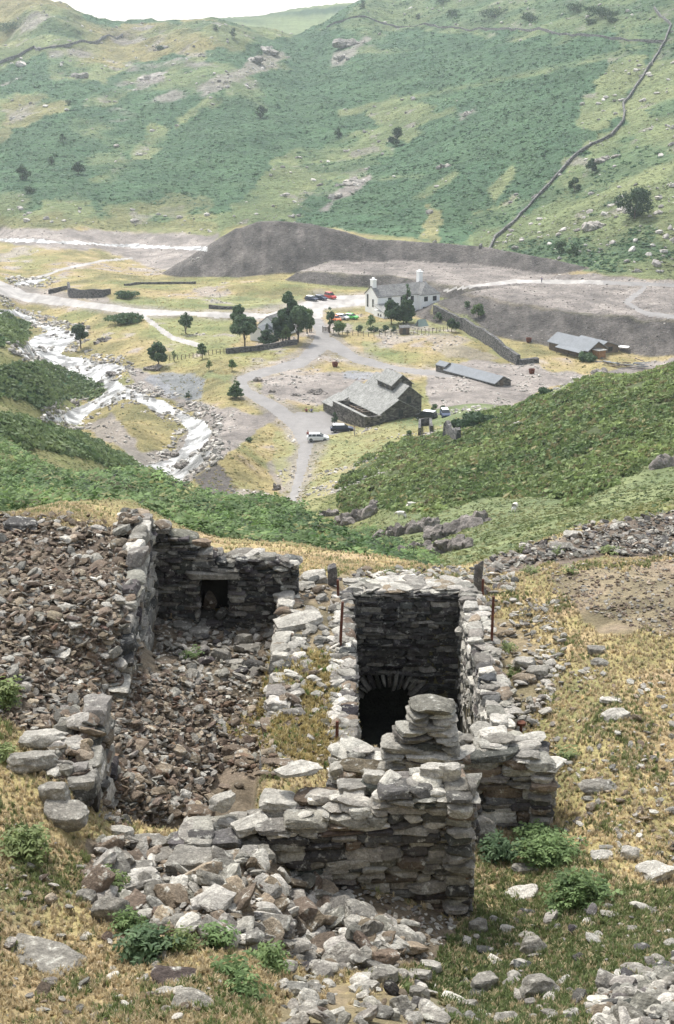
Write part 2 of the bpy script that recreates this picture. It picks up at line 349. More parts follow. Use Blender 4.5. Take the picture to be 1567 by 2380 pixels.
# right slope fern
rz = lambda *p, **k: zone(p, 80, 262, **k)
rightfern = np.maximum(rz((785,1130),(850,1065),(960,1020),(1040,1008),(1090,975),(1200,935),(1280,912),(1380,872),(1700,740),(1700,1040),(1567,1060),(1480,1100),(1340,1172),(1240,1152),(1100,1162),(1000,1192),(900,1182),(800,1182)), 0)
paint(((GY > 84) & (GY < 262))*sstep(UU + 80*NZ1 + 60*NZ2, 800, 960), GR1*.85, GR2*.9)
paint(rightfern, np.array([.06,.075,.03]), np.array([.10,.12,.045]))
paint(rz((640,1000),(1000,985),(1050,990),(860,1060),(790,1120),(740,1180),(700,1190),(640,1100))*0.8, GR2, DR2)
# tracks
halo = np.maximum.reduce([vt((-60,655,40),(60,690,34),(200,708,26),(330,725,24),(540,733,20),(700,716,30),(850,698,34),soft=7,wob=10), vt((742,700,40),(735,745,36),(752,775,60),(745,805,80),(700,842,50),(610,866,36),(560,882,40),(575,912,40),(640,948,50),(690,985,70),(720,1030,80),(705,1080,66),(690,1130,50),(672,1190,50),soft=10,wob=16), vt((770,800,60),(830,835,34),(920,858,26),(1050,872,22),soft=7,wob=10)])
road = np.maximum.reduce([vt((-60,655,30),(0,668,30),(60,690,22),(200,708,15),(330,725,13),(540,733,12),(625,735,12),(680,722,16),(740,705,28),(850,698,24)),
  vt((742,700,30),(735,745,24),(750,775,30),(742,805,38),(700,842,24),(610,866,18),(560,882,20),(575,912,20),(640,948,26),(690,985,34),(712,1030,34),(703,1080,26),(690,1130,18),(672,1190,20)),
  vt((770,800,30),(830,835,18),(920,858,14),(1050,872,12)), vz((650,965),(770,948),(800,1000),(740,1012),(700,1020)),
  vt((1030,676,7),(1060,671,8),(1110,664,8),(1200,654,9),(1350,655,9),(1700,668,9),wob=2), vt((1500,668,10),(1455,703,10),(1500,728,9),(1700,752,9)),
  vt((60,652,5),(110,638,5),(150,624,5),(240,606,4),(310,600,4),wob=1), vt((330,733,10),(400,785,12),(460,802,8),wob=3)])
road = np.where(valley > 0, road, 0)
WET = np.maximum.reduce([vz((-60,690),(0,716),(45,722),(100,752),(165,768),(188,782),(165,800),(135,825),(195,832),(265,846),(295,856),(262,880),(310,908),(380,928),(425,958),(475,978),(495,1005),(480,1035),(497,1052),(460,1085),(412,1120),(350,1112),(322,1085),(395,1072),(430,1030),(438,1000),(400,965),(365,958),(320,935),(240,912),(185,878),(130,858),(50,825),(38,805),(115,772),(60,742),(-60,720),soft=.5,wob=7),
  vz((250,913),(288,925),(205,962),(180,985),(95,975),(150,958),soft=.5,wob=7),
  vt((-60,556,9),(120,561,8),(300,572,8),(480,578,9),soft=.5,wob=4), vz((40,655),(110,648),(80,662),(30,663),soft=.5,wob=2)])
paint(np.where(valley > 0, halo, 0)*.75, GV1*.9, GV2)
# near ground
nearm = 1 - sstep(GY, 36, 40)
paint(nearm, DR1*1.15, DR2*1.2, DR3*1.1, n=NZ3*.9 + fbm(GX*.5, GY*.5, 98, 3)*.9)
nz_ = lambda *p, **k: zone(p, 6, 40, **k)
paint(np.maximum.reduce([nz_((1090,2140),(1300,1990),(1450,2050),(1700,2080),(1700,2460),(1000,2460),(900,2250),soft=30,wob=60)*.85, nz_((1300,1540),(1450,1540),(1450,1700),(1350,1720),soft=20,wob=50)*.6,
      nz_((0,1950),(120,1950),(200,2150),(100,2180),(-60,2120),soft=20,wob=40)*.7, nz_((100,2330),(450,2330),(450,2460),(100,2460),soft=20,wob=60)*.4])*sstep(NZ3, -.2, .15), np.array([.09,.12,.045]), np.array([.17,.19,.08]), n=NZ3)
screen_ = np.maximum.reduce([nz_((-60,1190),(330,1240),(335,1500),(260,1640),(180,1700),(60,1700),(-60,1650),wob=25), t1*0.9, nz_((620,1340),(820,1340),(830,1720),(780,1760),(600,1660),wob=40)*.7,
      nz_((1100,1300),(1567,1180),(1700,1180),(1700,1290),(1400,1300),(1150,1330),wob=15), nz_((1250,1330),(1700,1290),(1700,1480),(1400,1460),wob=40)*.7,
      nz_((1080,1400),(1250,1500),(1300,1600),(1200,1700),(1080,1700),wob=40)*.6, nz_((200,1950),(640,2000),(1080,2140),(1000,2250),(800,2260),(400,2180),(200,2100),wob=20)*.9,
      nz_((640,2330),(1000,2290),(1100,2460),(640,2460),wob=50)*.6, nz_((1380,2300),(1700,2240),(1700,2460),(1380,2460),wob=20)])
paint(screen_, np.array([.11,.085,.062]), np.array([.20,.16,.12]), n=NZ3*1.4)
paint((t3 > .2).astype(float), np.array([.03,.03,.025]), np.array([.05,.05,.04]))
C_ = np.clip(C_*(1 + 0.25*NZ1 + 0.3*NZ3*(GY < 60))[...,None], 0.005, 0.9)
# ---------------------------------------------------------------- materials
def mat(name, rough=0.9, attr=None, col=None, var=0.25, scales=(3.0, 14.0), arange=(.48,.62), bump=0.3, bscale=10.0, bdist=0.05, spec=0.2, alt=None, altscale=2.0, coord='Object', bdet=8):
    m = bpy.data.materials.new(name); m.use_nodes = True; n = m.node_tree.nodes; l = m.node_tree.links
    b = n['Principled BSDF']; b.inputs['Roughness'].default_value = rough; b.inputs['Specular IOR Level'].default_value = spec
    tc = n.new('ShaderNodeTexCoord').outputs[coord]
    if attr:
        a = n.new('ShaderNodeAttribute'); a.attribute_name = attr; c = a.outputs['Color']
    else:
        r = n.new('ShaderNodeRGB'); r.outputs[0].default_value = (*col, 1); c = r.outputs[0]
    def noise(s, det=6, rg=0.6):
        t = n.new('ShaderNodeTexNoise'); t.inputs['Scale'].default_value = s; t.inputs['Detail'].default_value = det; t.inputs['Roughness'].default_value = rg
        l.new(tc, t.inputs['Vector']); return t.outputs['Fac']
    if alt is not None:
        mr = n.new('ShaderNodeMapRange'); mr.inputs[1].default_value = arange[0]; mr.inputs[2].default_value = arange[1]; l.new(noise(altscale, 6, .65), mr.inputs[0])
        mx = n.new('ShaderNodeMix'); mx.data_type = 'RGBA'; l.new(mr.outputs[0], mx.inputs[0]); l.new(c, mx.inputs[6]); mx.inputs[7].default_value = (*alt, 1); c = mx.outputs[2]
    for s in scales:
        mr = n.new('ShaderNodeMapRange'); mr.inputs[1].default_value = .3; mr.inputs[2].default_value = .7; mr.inputs[3].default_value = 1-var; mr.inputs[4].default_value = 1+var
        l.new(noise(s), mr.inputs[0])
        vm = n.new('ShaderNodeVectorMath'); vm.operation = 'SCALE'; l.new(c, vm.inputs[0]); l.new(mr.outputs[0], vm.inputs[3]); c = vm.outputs[0]
    l.new(c, b.inputs['Base Color'])
    if bump:
        bn = n.new('ShaderNodeBump'); bn.inputs['Strength'].default_value = bump; bn.inputs['Distance'].default_value = bdist
        l.new(noise(bscale, bdet, .65), bn.inputs['Height']); l.new(bn.outputs[0], b.inputs['Normal'])
    return m
M = {}
M['near'] = mat('near_ground', attr='Col', scales=(5, 28), var=.3, bump=.9, bscale=14, bdist=.08)
M['land'] = mat('land', attr='Col', scales=(.35, 2.2), var=.22, bump=.8, bscale=.9, bdist=.8)
M['hill'] = mat('hill', attr='Col', scales=(.05, .45), var=.22, bump=1.0, bscale=.28, bdist=3.5, bdet=10)
M['spoil'] = mat('spoil', attr='Col', scales=(.25, 1.2, 4.0), var=.30, bump=1.0, bscale=1.6, bdist=.9)
M['track'] = mat('track', attr='Col', scales=(.4, 3.0), var=.10, bump=.3, bscale=3, bdist=.1)
M['water'] = mat('water', rough=.5, attr='Col', scales=(.35, 1.6), var=.38, bump=1.0, bscale=1.3, bdist=.5, spec=.5)
# ---------------------------------------------------------------- write the land as meshes that share their borders
def set_props(o, label=None, cat=None, group=None, kind=None):
    for k_, v_ in (('label', label), ('category', cat), ('group', group), ('kind', kind)):
        if v_: o[k_] = v_
    return o
def mesh_np(name, V, Fc, mats, colr=None, smooth=True, parent=None, link=True, midx=None):
    """V (n,3); Fc (m,3 or 4) ; colr per vertex (n,3)"""
    me = bpy.data.meshes.new(name); V = np.asarray(V, np.float32); Fc = np.asarray(Fc, np.int32); k = Fc.shape[1]
    me.vertices.add(len(V)); me.vertices.foreach_set('co', V.ravel())
    me.loops.add(Fc.size); me.loops.foreach_set('vertex_index', Fc.ravel())
    me.polygons.add(len(Fc)); me.polygons.foreach_set('loop_start', np.arange(0, Fc.size, k, dtype=np.int32))
    me.update(calc_edges=True)
    me.polygons.foreach_set('use_smooth', np.full(len(Fc), smooth))
    if midx is not None: me.polygons.foreach_set('material_index', midx.astype(np.int32))
    if colr is not None:
        a = me.color_attributes.new('Col', 'FLOAT_COLOR', 'POINT'); a.data.foreach_set('color', np.c_[colr, np.ones(len(V))].astype(np.float32).ravel())
    for m in (mats if isinstance(mats, (list, tuple)) else [mats]): me.materials.append(m)
    me.validate() if False else None
    o = bpy.data.objects.new(name, me)
    if parent is not None: o.parent = parent
    if link: COL.objects.link(o)
    return o
def cellmean(a): return (a[:-1,:-1] + a[1:,:-1] + a[:-1,1:] + a[1:,1:])/4
idx = np.arange(NR*NC).reshape(NR, NC)
quads = np.stack([idx[:-1,:-1], idx[:-1,1:], idx[1:,1:], idx[1:,:-1]], -1)
cY = cellmean(GY); cW = cellmean(WET) > .5; cR = (cellmean(road) > .5) & ~cW; cS = (cellmean(SPOIL) > .5) & ~cW & ~cR
cls = np.where(cY < 45, 0, np.where(cY < 330, 1, np.where(cY < 480, 2, 3)))
kindm = np.zeros(cY.shape, int)
kindm[(cY >= 45)] = 1
kindm[(cY >= 45) & (cellmean(GY) > 470) & (cellmean(VV) < 530)] = 2
kindm[(cY >= 380) & (cellmean(UU) > 1100) & (cellmean(SPOIL) < .5) & (cellmean(VV) < 650)] = 2
kindm[(cY > 620)] = 2
kindm[cY > 1230] = 3
kindm[cS] = 4; kindm[cR] = 5; kindm[cW] = 6
CR = C_.copy()
roadc = (RD1 + (RD2 - RD1)*np.clip(NZ1*1.5 + .5, 0, 1)[...,None])*(1 + .8*fbm(GX*.7, GY*.2, 101, 5))[...,None]
rmix = np.where(((VV > 740) & (UU > 480)) | (UU > 1400), 0.8, 0.0)[...,None]
roadc = roadc*(1-rmix) + np.array([.215,.203,.19])*rmix
wn = sstep(fbm(GX*.5, GY*.5, 99, 4), -.16, .10)[...,None]
wn = wn*(.75 + .25*sstep(fbm(GX*.12, GY*.06, 102, 3), -.12, .08)[...,None])
wf = sstep(fbm(GX*1.6, GY*.9, 103, 4), -.14, .10)[...,None]; wn = wn*(.62 + .38*wf)
wetc = np.array([.14,.135,.12])*(1-wn) + np.array([.68,.67,.63])*wn  # pale tone mixes foam and surface glare into the water colour
Vall = np.stack([GX, GY, H], -1).reshape(-1, 3)
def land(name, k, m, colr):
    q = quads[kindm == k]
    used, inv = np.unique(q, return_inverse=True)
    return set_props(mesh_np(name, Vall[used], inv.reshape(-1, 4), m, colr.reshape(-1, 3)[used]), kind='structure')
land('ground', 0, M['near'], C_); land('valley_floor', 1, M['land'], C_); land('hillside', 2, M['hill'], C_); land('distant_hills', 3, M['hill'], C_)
land('spoil_heap', 4, M['spoil'], C_); land('gravel_road', 5, M['track'], roadc); land('river', 6, M['water'], wetc)
# ---------------------------------------------------------------- stone
M['stone'] = mat('stone', attr='Col', scales=(5, 17, 55), var=.30, bump=1.0, bscale=22, bdist=.05, alt=(.40,.385,.33), altscale=9, arange=(.57,.66))
M['dark'] = mat('shade_lining', col=(.028,.024,.020), bump=.5)  # near-black lining, stands in for shade inside the openings
M['farstone'] = mat('far_stone', attr='Col', scales=(.8, 3.5), var=.35, bump=.6, bscale=3, bdist=.2)
def ico(sub):
    b = bmesh.new(); bmesh.ops.create_icosphere(b, subdivisions=sub, radius=1.0); b.verts.ensure_lookup_table()
    v = np.array([x.co[:] for x in b.verts]); f = np.array([[w_.index for w_ in x.verts] for x in b.faces]); b.free(); return v, f
ICO = {1: ico(1), 2: ico(2), 3: ico(3), 4: ico(4)}
def rock_t(sub, r, boxy=1.0, cuts=9, lam=0.03, rough=0.03):
    """an angular split stone in a +-1 box"""
    d, f = ICO[sub]
    nrm = []; h = []
    for ax in range(3):
        for s_ in (-1, 1):
            n_ = np.array(r.normal(0, .10, 3)); n_[ax] += s_; nrm.append(n_/np.linalg.norm(n_)); h.append(r.uniform(.86, 1.0)*boxy)
    for _ in range(cuts):
        n_ = r.normal(0, 1, 3); n_[2] *= .6; nrm.append(n_/np.linalg.norm(n_)); h.append(r.uniform(.80, 1.15))
    nrm = np.array(nrm); h = np.array(h)
    q = np.maximum(d @ nrm.T, 1e-3)/h                     # larger q = nearer plane
    pw = 30.0; rad = 1.0/((q**pw).sum(1)**(1/pw))
    v = d*rad[:,None]
    k_ = vnoise(v[:,0]*2.3+r.uniform(0,50), v[:,1]*2.3+v[:,2]*3, r.uniform(0,9)) - .5
    lamn = np.sin(v[:,2]*9 + v[:,0]*1.5 + 3*k_ + r.uniform(0,6))
    v = v*(1 + rough*2*k_ + lam*lamn*(1-np.abs(d[:,2])))[:,None]
    return v, f
rr = np.random.default_rng(11)
T1 = [rock_t(1, rr, cuts=6, lam=0, rough=.05) for _ in range(10)]
T2 = [rock_t(2, rr, cuts=8) for _ in range(14)]
T3 = [rock_t(3, rr, cuts=10, lam=.035, rough=.05) for _ in range(16)]
TB = [rock_t(3, rr, cuts=3, lam=.03, rough=.03) for _ in range(18)]       # building stones
def rotm(rx, ry, rz):
    cx, sx, cy, sy, cz, sz = np.cos(rx), np.sin(rx), np.cos(ry), np.sin(ry), np.cos(rz), np.sin(rz)
    R_ = np.empty(np.shape(rx) + (3, 3))
    R_[...,0,0] = cz*cy; R_[...,0,1] = cz*sy*sx - sz*cx; R_[...,0,2] = cz*sy*cx + sz*sx
    R_[...,1,0] = sz*cy; R_[...,1,1] = sz*sy*sx + cz*cx; R_[...,1,2] = sz*sy*cx - cz*sx
    R_[...,2,0] = -sy; R_[...,2,1] = cy*sx; R_[...,2,2] = cy*cx
    return R_
class Bag:
    """collects many small shapes into one mesh"""
    def __init__(s): s.V = []; s.F = []; s.C = []; s.n = 0
    def add(s, v, f, c):
        s.V.append(v); s.F.append(f + s.n); s.n += len(v); s.C.append(np.broadcast_to(c, (len(v), 3)))
    def many(s, T, pos, sc, R_, col, r=rng):
        pick = r.integers(0, len(T), len(pos))
        for t in range(len(T)):
            m = pick == t
            if not m.any(): continue
            v, f = T[t]; W = np.einsum('nij,nkj->nki', R_[m], v[None]*sc[m][:,None,:]) + pos[m][:,None,:]
            n_ = len(W); s.V.append(W.reshape(-1,3)); s.F.append((f[None] + (np.arange(n_)*len(v))[:,None,None]).reshape(-1, f.shape[1]) + s.n)
            s.n += n_*len(v); s.C.append(np.repeat(col[m], len(v), 0))
    def make(s, name, m, parent=None, smooth=False, sharp=None):
        if not s.V: return None
        o = mesh_np(name, np.concatenate(s.V), np.concatenate(s.F), m, np.concatenate(s.C), smooth=smooth or sharp is not None, parent=parent)
        if sharp is not None: o.data.set_sharp_from_angle(angle=sharp)
        return o
GREY, PALE, BROWN, RUST, DKG, OCH = [np.array(c) for c in ((.245,.228,.192),(.42,.393,.335),(.165,.128,.092),(.16,.108,.072),(.085,.08,.073),(.27,.218,.155))]
def pickc(n_, cols, wts, r=rng, var=.22):
    c = np.array(cols)[r.choice(len(cols), n_, p=np.array(wts)/sum(wts))]
    return np.clip(c*(1 + r.normal(0, var, (n_, 1))) + r.normal(0, .0025, (n_, 3)), .02, .8)
MIXG = ([GREY, PALE, BROWN, DKG], [5, 3, 1, 1]); MIXB = ([BROWN, GREY, OCH, RUST, PALE], [6, 2.2, 2.0, 1.0, .4]); MIXW = ([GREY, DKG, BROWN, PALE], [5, 2, 1.4, 1.2])
MIXL = ([GREY, PALE, BROWN, OCH], [4, 3, 2, 1])
def empty(name, loc, label, cat, group=None, rz=0):
    o = bpy.data.objects.new(name, None); COL.objects.link(o); o.location = loc; o.rotation_euler = (0, 0, rz); o.empty_display_size = .2
    bpy.context.view_layer.update()
    return set_props(o, label, cat, group)
def adopt(o, parent, keep=True):
    o.parent = parent
    if keep: o.matrix_parent_inverse = Matrix.LocRotScale(parent.location, parent.rotation_euler, None).inverted()
    return o
def box_vf(x0, x1, y0, y1, z0, z1):
    v = np.array([(x, y, z) for z in (z0, z1) for y in (y0, y1) for x in (x0, x1)], float)
    return v, np.array([(0,2,3,1),(4,5,7,6),(0,1,5,4),(2,6,7,3),(0,4,6,2),(1,3,7,5)])
def course_face(bag, A_, B_, zb, zt, depth=.34, hr=(.07,.20), lr=(.16,.55), skip=None, mix=MIXW, jit=.018, over=1.13, r=rng, hole=None):
    """lay stones on the vertical face A->B (outward normal to the right of the direction A->B)"""
    A_ = np.array(A_, float); B_ = np.array(B_, float); D_ = B_ - A_; L = np.hypot(*D_); D_ /= L; N_ = np.array([D_[1], -D_[0]])
    pos = []; sc = []; z = zb; ztm = max(zt(s_) for s_ in np.linspace(0, L, 40))
    while z < ztm:
        h = r.uniform(*hr) if r.random() > .15 else r.uniform(*hr)*1.5
        inh = hole and hole[2] < z + h*.5 < hole[3]
        s_ = -r.uniform(0, .2) if not inh else 0.0; Le = hole[0] if inh else L
        while s_ < L:
            if inh and s_ >= Le - .03 and Le < L: s_ = hole[1]; Le = L
            l = r.uniform(*lr)*(1.3 if h > .16 else 1); l = min(l, (L - s_ + .05) if not inh or Le == L else max(Le - s_, .06)); m_ = s_ + l/2
            hh = h
            if l > .05 and z + h*.4 < zt(min(max(m_, 0), L)) and not (skip and skip(m_, z + h/2)):
                sub = r.random() < .16 and h > .13
                for q in ((0, .5), (.5, .5)) if sub else ((0, 1),):
                    c_ = A_ + D_*m_ - N_*(depth/2 - abs(r.normal(0, jit)))
                    pos.append((c_[0], c_[1], z + h*(q[0] + q[1]/2) + r.normal(0, .006))); sc.append((l/2*over, depth/2, h*q[1]/2*over*1.05))
            s_ += l
        z += h*.98
    pos = np.array(pos); sc = np.array(sc); n_ = len(pos)
    ang = math.atan2(D_[1], D_[0])
    R_ = rotm(r.normal(0, .05, n_), r.normal(0, .045, n_), ang + r.normal(0, .05, n_) + (r.random(n_) < .5)*math.pi)
    bag.many(TB, pos, sc, R_, pickc(n_, *mix, r=r), r=r)
def core(bag, A_, B_, zb, zt, th, inset=.12, n_=24):
    A_ = np.array(A_, float); B_ = np.array(B_, float); D_ = B_ - A_; L = np.hypot(*D_); D_ /= L; N_ = np.array([D_[1], -D_[0]])
    for i in range(n_):
        s0, s1 = L*i/n_, L*(i+1)/n_; z1 = zt((s0+s1)/2) - .10
        v = []
        for z in (zb, z1):
            for d in (inset, th - inset):
                for s_ in (s0, s1):
                    p = A_ + D_*s_ - N_*d; v.append((p[0], p[1], z))
        bag.add(np.array(v), np.array([(0,2,3,1),(4,5,7,6),(0,1,5,4),(2,6,7,3),(0,4,6,2),(1,3,7,5)]), np.array([.055,.047,.038]))
def caps(bag, A_, B_, zt, th, size=(.14,.34), dens=9, mix=MIXG, tilt=.12, r=rng, thick=(.03,.07), lift=0.0, inn=.12):
    A_ = np.array(A_, float); B_ = np.array(B_, float); D_ = B_ - A_; L = np.hypot(*D_); D_ /= L; N_ = np.array([D_[1], -D_[0]])
    n_ = int(L*th*dens*2); s_ = r.uniform(.02, L-.02, n_); d = r.uniform(inn, th-.05, n_)
    p = A_ + D_*s_[:,None] - N_*d[:,None]; z = np.array([zt(x) for x in s_]) - .06 + r.uniform(-.03, .07, n_) + lift
    a = r.uniform(*size, n_); sc = np.c_[a, a*r.uniform(.55, .85, n_), r.uniform(*thick, n_)]
    R_ = rotm(r.normal(0, tilt, n_), r.normal(0, tilt, n_), r.uniform(0, 6.28, n_))
    bag.many(T2, np.c_[p, z], sc, R_, pickc(n_, *mix, r=r), r=r)
SH = math.radians(32)
def prof(*kv):
    ks = [k_[0] for k_ in kv]; vs = [k_[1] for k_ in kv]
    ph = rng.uniform(0, 50)
    return lambda s_: float(np.interp(s_, ks, vs)) + .06*math.sin(s_*5.1 + ph) + .045*math.sin(s_*12.7 + ph*2)
def wall_part(name, root, faces, A_, B_, zb, zt, th, label=None, **kw):
    b = Bag(); capkw = kw.pop('cap', {})
    core(b, A_, B_, zb, zt, th)
    cb = b.make('w', M['stone']); q = Bag()
    A2, B2 = np.array(A_, float), np.array(B_, float); D_ = (B2-A2)/np.hypot(*(B2-A2)); N_ = np.array([D_[1], -D_[0]])
    L = float(np.hypot(*(B2-A2)))
    q.V, q.F, q.C, q.n = b.V, b.F, b.C, b.n; bpy.data.objects.remove(cb)
    qq = Bag()
    if 'f' in faces: course_face(qq, A2, B2, zb, zt, **kw)
    kw2 = {k_: v_ for k_, v_ in kw.items() if k_ != 'hole'}
    if 'b' in faces: course_face(qq, B2 - N_*th, A2 - N_*th, zb, lambda s_: zt(L - s_), **kw2)
    if 'e' in faces: course_face(qq, B2, B2 - N_*th, zb, lambda s_: zt(L) , **{**kw2, 'lr': (.2,.36), 'jit': .01})
    if 's' in faces: course_face(qq, A2 - N_*th, A2, zb, lambda s_: zt(0), **kw2)
    caps(qq, A2, B2, zt, th, **capkw)
    V = np.concatenate(q.V + qq.V); tri = np.concatenate(qq.F) + q.n; qd = np.concatenate(q.F)
    tri0 = np.concatenate([qd[:, [0,1,2]], qd[:, [0,2,3]]]); Fc = np.concatenate([tri0, tri])
    o = mesh_np(name, V, Fc, M['stone'], np.concatenate(q.C + qq.C), smooth=True); o.data.set_sharp_from_angle(angle=SH)
    if root is not None: adopt(o, root)
    if label: o['label'] = label
    return o
# ---------------------------------------------------------------- the roofless mine building
rb = empty('ruined_building', (-2.2, 20.5, FL), 'roofless grey drystone mine building full of brown rubble with a small dark window', 'ruin')
zl = prof((0,-8.75),(1.3,-8.5),(1.9,-8.8),(2.2,-9.9),(2.7,-10.3),(3.6,-10.2),(4.2,-9.7),(4.6,-9.05),(6.0,-8.8),(7.6,-8.62),(8.6,-8.4),(10,-8.45))
wall_part('wall', rb, 'fs', (-3.05, 15.6), (-3.55, 25.5), -11.1, zl, .6, 'long side wall holding back the scree', mix=([GREY,DKG,BROWN,PALE],[5,2,1,1]), cap=dict(mix=([BROWN,GREY,OCH,PALE],[4,4,1,1]), size=(.05,.2), dens=26, tilt=.35, thick=(.03,.09)), hr=(.08,.24), jit=.045)
zb_ = prof((0,-8.75),(.45,-9.0),(.8,-9.3),(1.05,-9.52),(3,-9.58))
wx0, wx1, wz0, wz1 = -2.70 - XL, -2.12 - XL, -10.85, -9.88
o = wall_part('wall', rb, 'f', (XL-.6, 25.5), (XP+.35, 25.5), -11.3, lambda s_: zb_(s_-.3), .5, 'dark end wall pierced by the window',
    hole=(wx0+.6, wx1+.6, wz0, wz1), hr=(.04,.11), lr=(.12,.38), mix=([DKG,GREY,DKG*.7],[5,2.5,2]), cap=dict(size=(.14,.36), dens=10, thick=(.04,.09)))  # dark mix puts damp and the shade of this side into the stone
# take the window hole out of the core: faces whose centre lies in the opening
me = o.data; bm = bmesh.new(); bm.from_mesh(me)
dead = [f for f in bm.faces if -2.72 < f.calc_center_median().x < -2.10 and 25.55 < f.calc_center_median().y < 26 and all(abs(v.co.y-25.62) < .01 or abs(v.co.y-25.88) < .01 for v in f.verts)]
bmesh.ops.delete(bm, geom=dead, context='FACES'); bm.to_mesh(me); bm.free()
b = Bag(); b.many(TB, np.array([[-2.42,25.58,-9.80],[-2.2,25.62,-9.70]]), np.array([[.55,.2,.075],[.3,.2,.05]]), rotm(np.zeros(2), np.array([.02,-.03]), np.zeros(2)), np.array([GREY, GREY*.8]))
b.many(TB, np.array([[-2.42,25.9,-9.80],[-2.42,26.2,-9.80],[-2.42,26.5,-9.85],[-2.40,26.75,-10.2],[-2.4,26.8,-10.6]]), np.array([[.5,.22,.09]]*5), rotm(np.zeros(5), np.zeros(5), np.zeros(5)), np.array([DKG]*5))  # hidden slabs added over and behind the opening to darken it
b.many(T3, np.array([[-2.50,25.72,-10.45],[-2.28,25.7,-10.72],[-2.6,25.9,-10.8]]), np.array([[.14,.14,.17],[.15,.12,.12],[.2,.15,.12]]), rotm(*rng.normal(0,.3,(3,3))), np.array([BROWN*.45, GREY*.35, GREY*.3]))  # stones tinted down, the shade of the opening is in their colour
adopt(b.make('lintel_and_shade_slabs', M['stone'], sharp=SH), rb)
b = Bag()
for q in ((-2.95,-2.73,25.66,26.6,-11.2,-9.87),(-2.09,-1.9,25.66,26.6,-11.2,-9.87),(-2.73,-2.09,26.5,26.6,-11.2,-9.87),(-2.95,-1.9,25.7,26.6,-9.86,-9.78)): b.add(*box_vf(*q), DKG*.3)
adopt(b.make('window_shade_lining', M['dark']), rb)  # dark box added behind the window, painted as shade
zp_ = prof((0,-10.1),(6,-10.2)); 
wall_part('wall', rb, 'f', (XP, 25.5), (XP, 16.8), -10.9, lambda s_: -10.22 + .05*math.sin(s_*3), .55, 'low party wall beside the pit', mix=MIXG, cap=dict(size=(.05,.2), dens=20, thick=(.02,.07), tilt=.2, mix=MIXL), hr=(.1,.25))
# ---------------------------------------------------------------- the wheel pit
wp = empty('wheel_pit', (1.4, 22.5, -13.4), 'deep stone-lined wheel pit with a low dark arch at its foot', 'pit')
acx, acz, arx, arz = 1.05, -12.80, .68, .52
def in_arch(x, z, g=0.0): return ((x-acx)/(arx+g))**2 + ((z-acz)/(arz+g))**2 < 1 or (abs(x-acx) < arx+g and z < acz)
zpit = lambda s_: -10.24 + .03*math.sin(s_*4)
b = Bag(); course_face(b, (PX0-.1, PY1), (PX1+.15, PY1), -13.4, zpit, hr=(.04,.12), lr=(.13,.42), skip=lambda s_, z: in_arch(PX0-.1+s_, z, .30), mix=([DKG*1.25,DKG*.9,GREY],[6,3,3]), depth=.30)  # darker mix holds damp and back-wall shade in the stone colour
caps(b, (PX0-.1, PY1+.02), (PX1+.2, PY1+.02), lambda s_: -10.18, .75, size=(.14,.32), dens=15, mix=([PALE,GREY,OCH],[5,3,.6]), thick=(.02,.05), tilt=.06)
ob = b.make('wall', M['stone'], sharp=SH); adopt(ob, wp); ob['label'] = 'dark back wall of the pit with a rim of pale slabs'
b = Bag(); n_ = 25; th_ = np.linspace(-.12, math.pi+.12, n_); 
pp = np.c_[acx + (arx+.19)*np.cos(th_), np.full(n_, PY1+.12), acz + (arz+.19)*np.sin(th_)]
b.many(TB, pp, np.c_[np.full(n_, .185)*rng.uniform(.85,1.15,n_), np.full(n_,.17), rng.uniform(.035,.05,n_)], rotm(np.zeros(n_), -th_ + rng.normal(0,.05,n_), np.zeros(n_)), pickc(n_, [DKG,GREY],[1,1]))
adopt(b.make('arch', M['stone'], sharp=SH), wp)
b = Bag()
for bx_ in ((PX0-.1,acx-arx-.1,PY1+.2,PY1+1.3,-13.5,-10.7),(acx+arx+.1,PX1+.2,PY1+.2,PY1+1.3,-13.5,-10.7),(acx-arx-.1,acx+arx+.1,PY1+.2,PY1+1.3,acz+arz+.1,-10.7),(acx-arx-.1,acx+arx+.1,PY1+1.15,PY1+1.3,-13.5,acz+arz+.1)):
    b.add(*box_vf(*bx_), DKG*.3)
adopt(b.make('arch_shade_lining', M['dark']), wp)  # dark lining paints the shade behind the arch
b = Bag(); course_face(b, (PX1, PY1+.1), (PX1, PY0), -13.4, zpit, hr=(.05,.14), lr=(.12,.4), mix=([GREY,PALE,DKG],[5,3,2]), depth=.3, jit=.03)  # paler mix makes up for the little light on this face
caps(b, (PX1, PY1+.1), (PX1, PY0), lambda s_: -10.25, .45, size=(.05,.2), dens=30, mix=([PALE,GREY,OCH,BROWN],[4,4,1,1]), thick=(.015,.04), tilt=.1, inn=.14)
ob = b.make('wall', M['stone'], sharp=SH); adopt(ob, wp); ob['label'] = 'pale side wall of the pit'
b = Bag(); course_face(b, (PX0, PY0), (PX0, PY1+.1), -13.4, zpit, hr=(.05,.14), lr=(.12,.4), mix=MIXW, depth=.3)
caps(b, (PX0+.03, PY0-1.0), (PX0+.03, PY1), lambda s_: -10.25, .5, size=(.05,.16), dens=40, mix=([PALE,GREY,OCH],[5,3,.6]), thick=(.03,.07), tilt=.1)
ob = b.make('wall', M['stone'], sharp=SH); adopt(ob, wp); ob['label'] = 'shaded side wall of the pit'
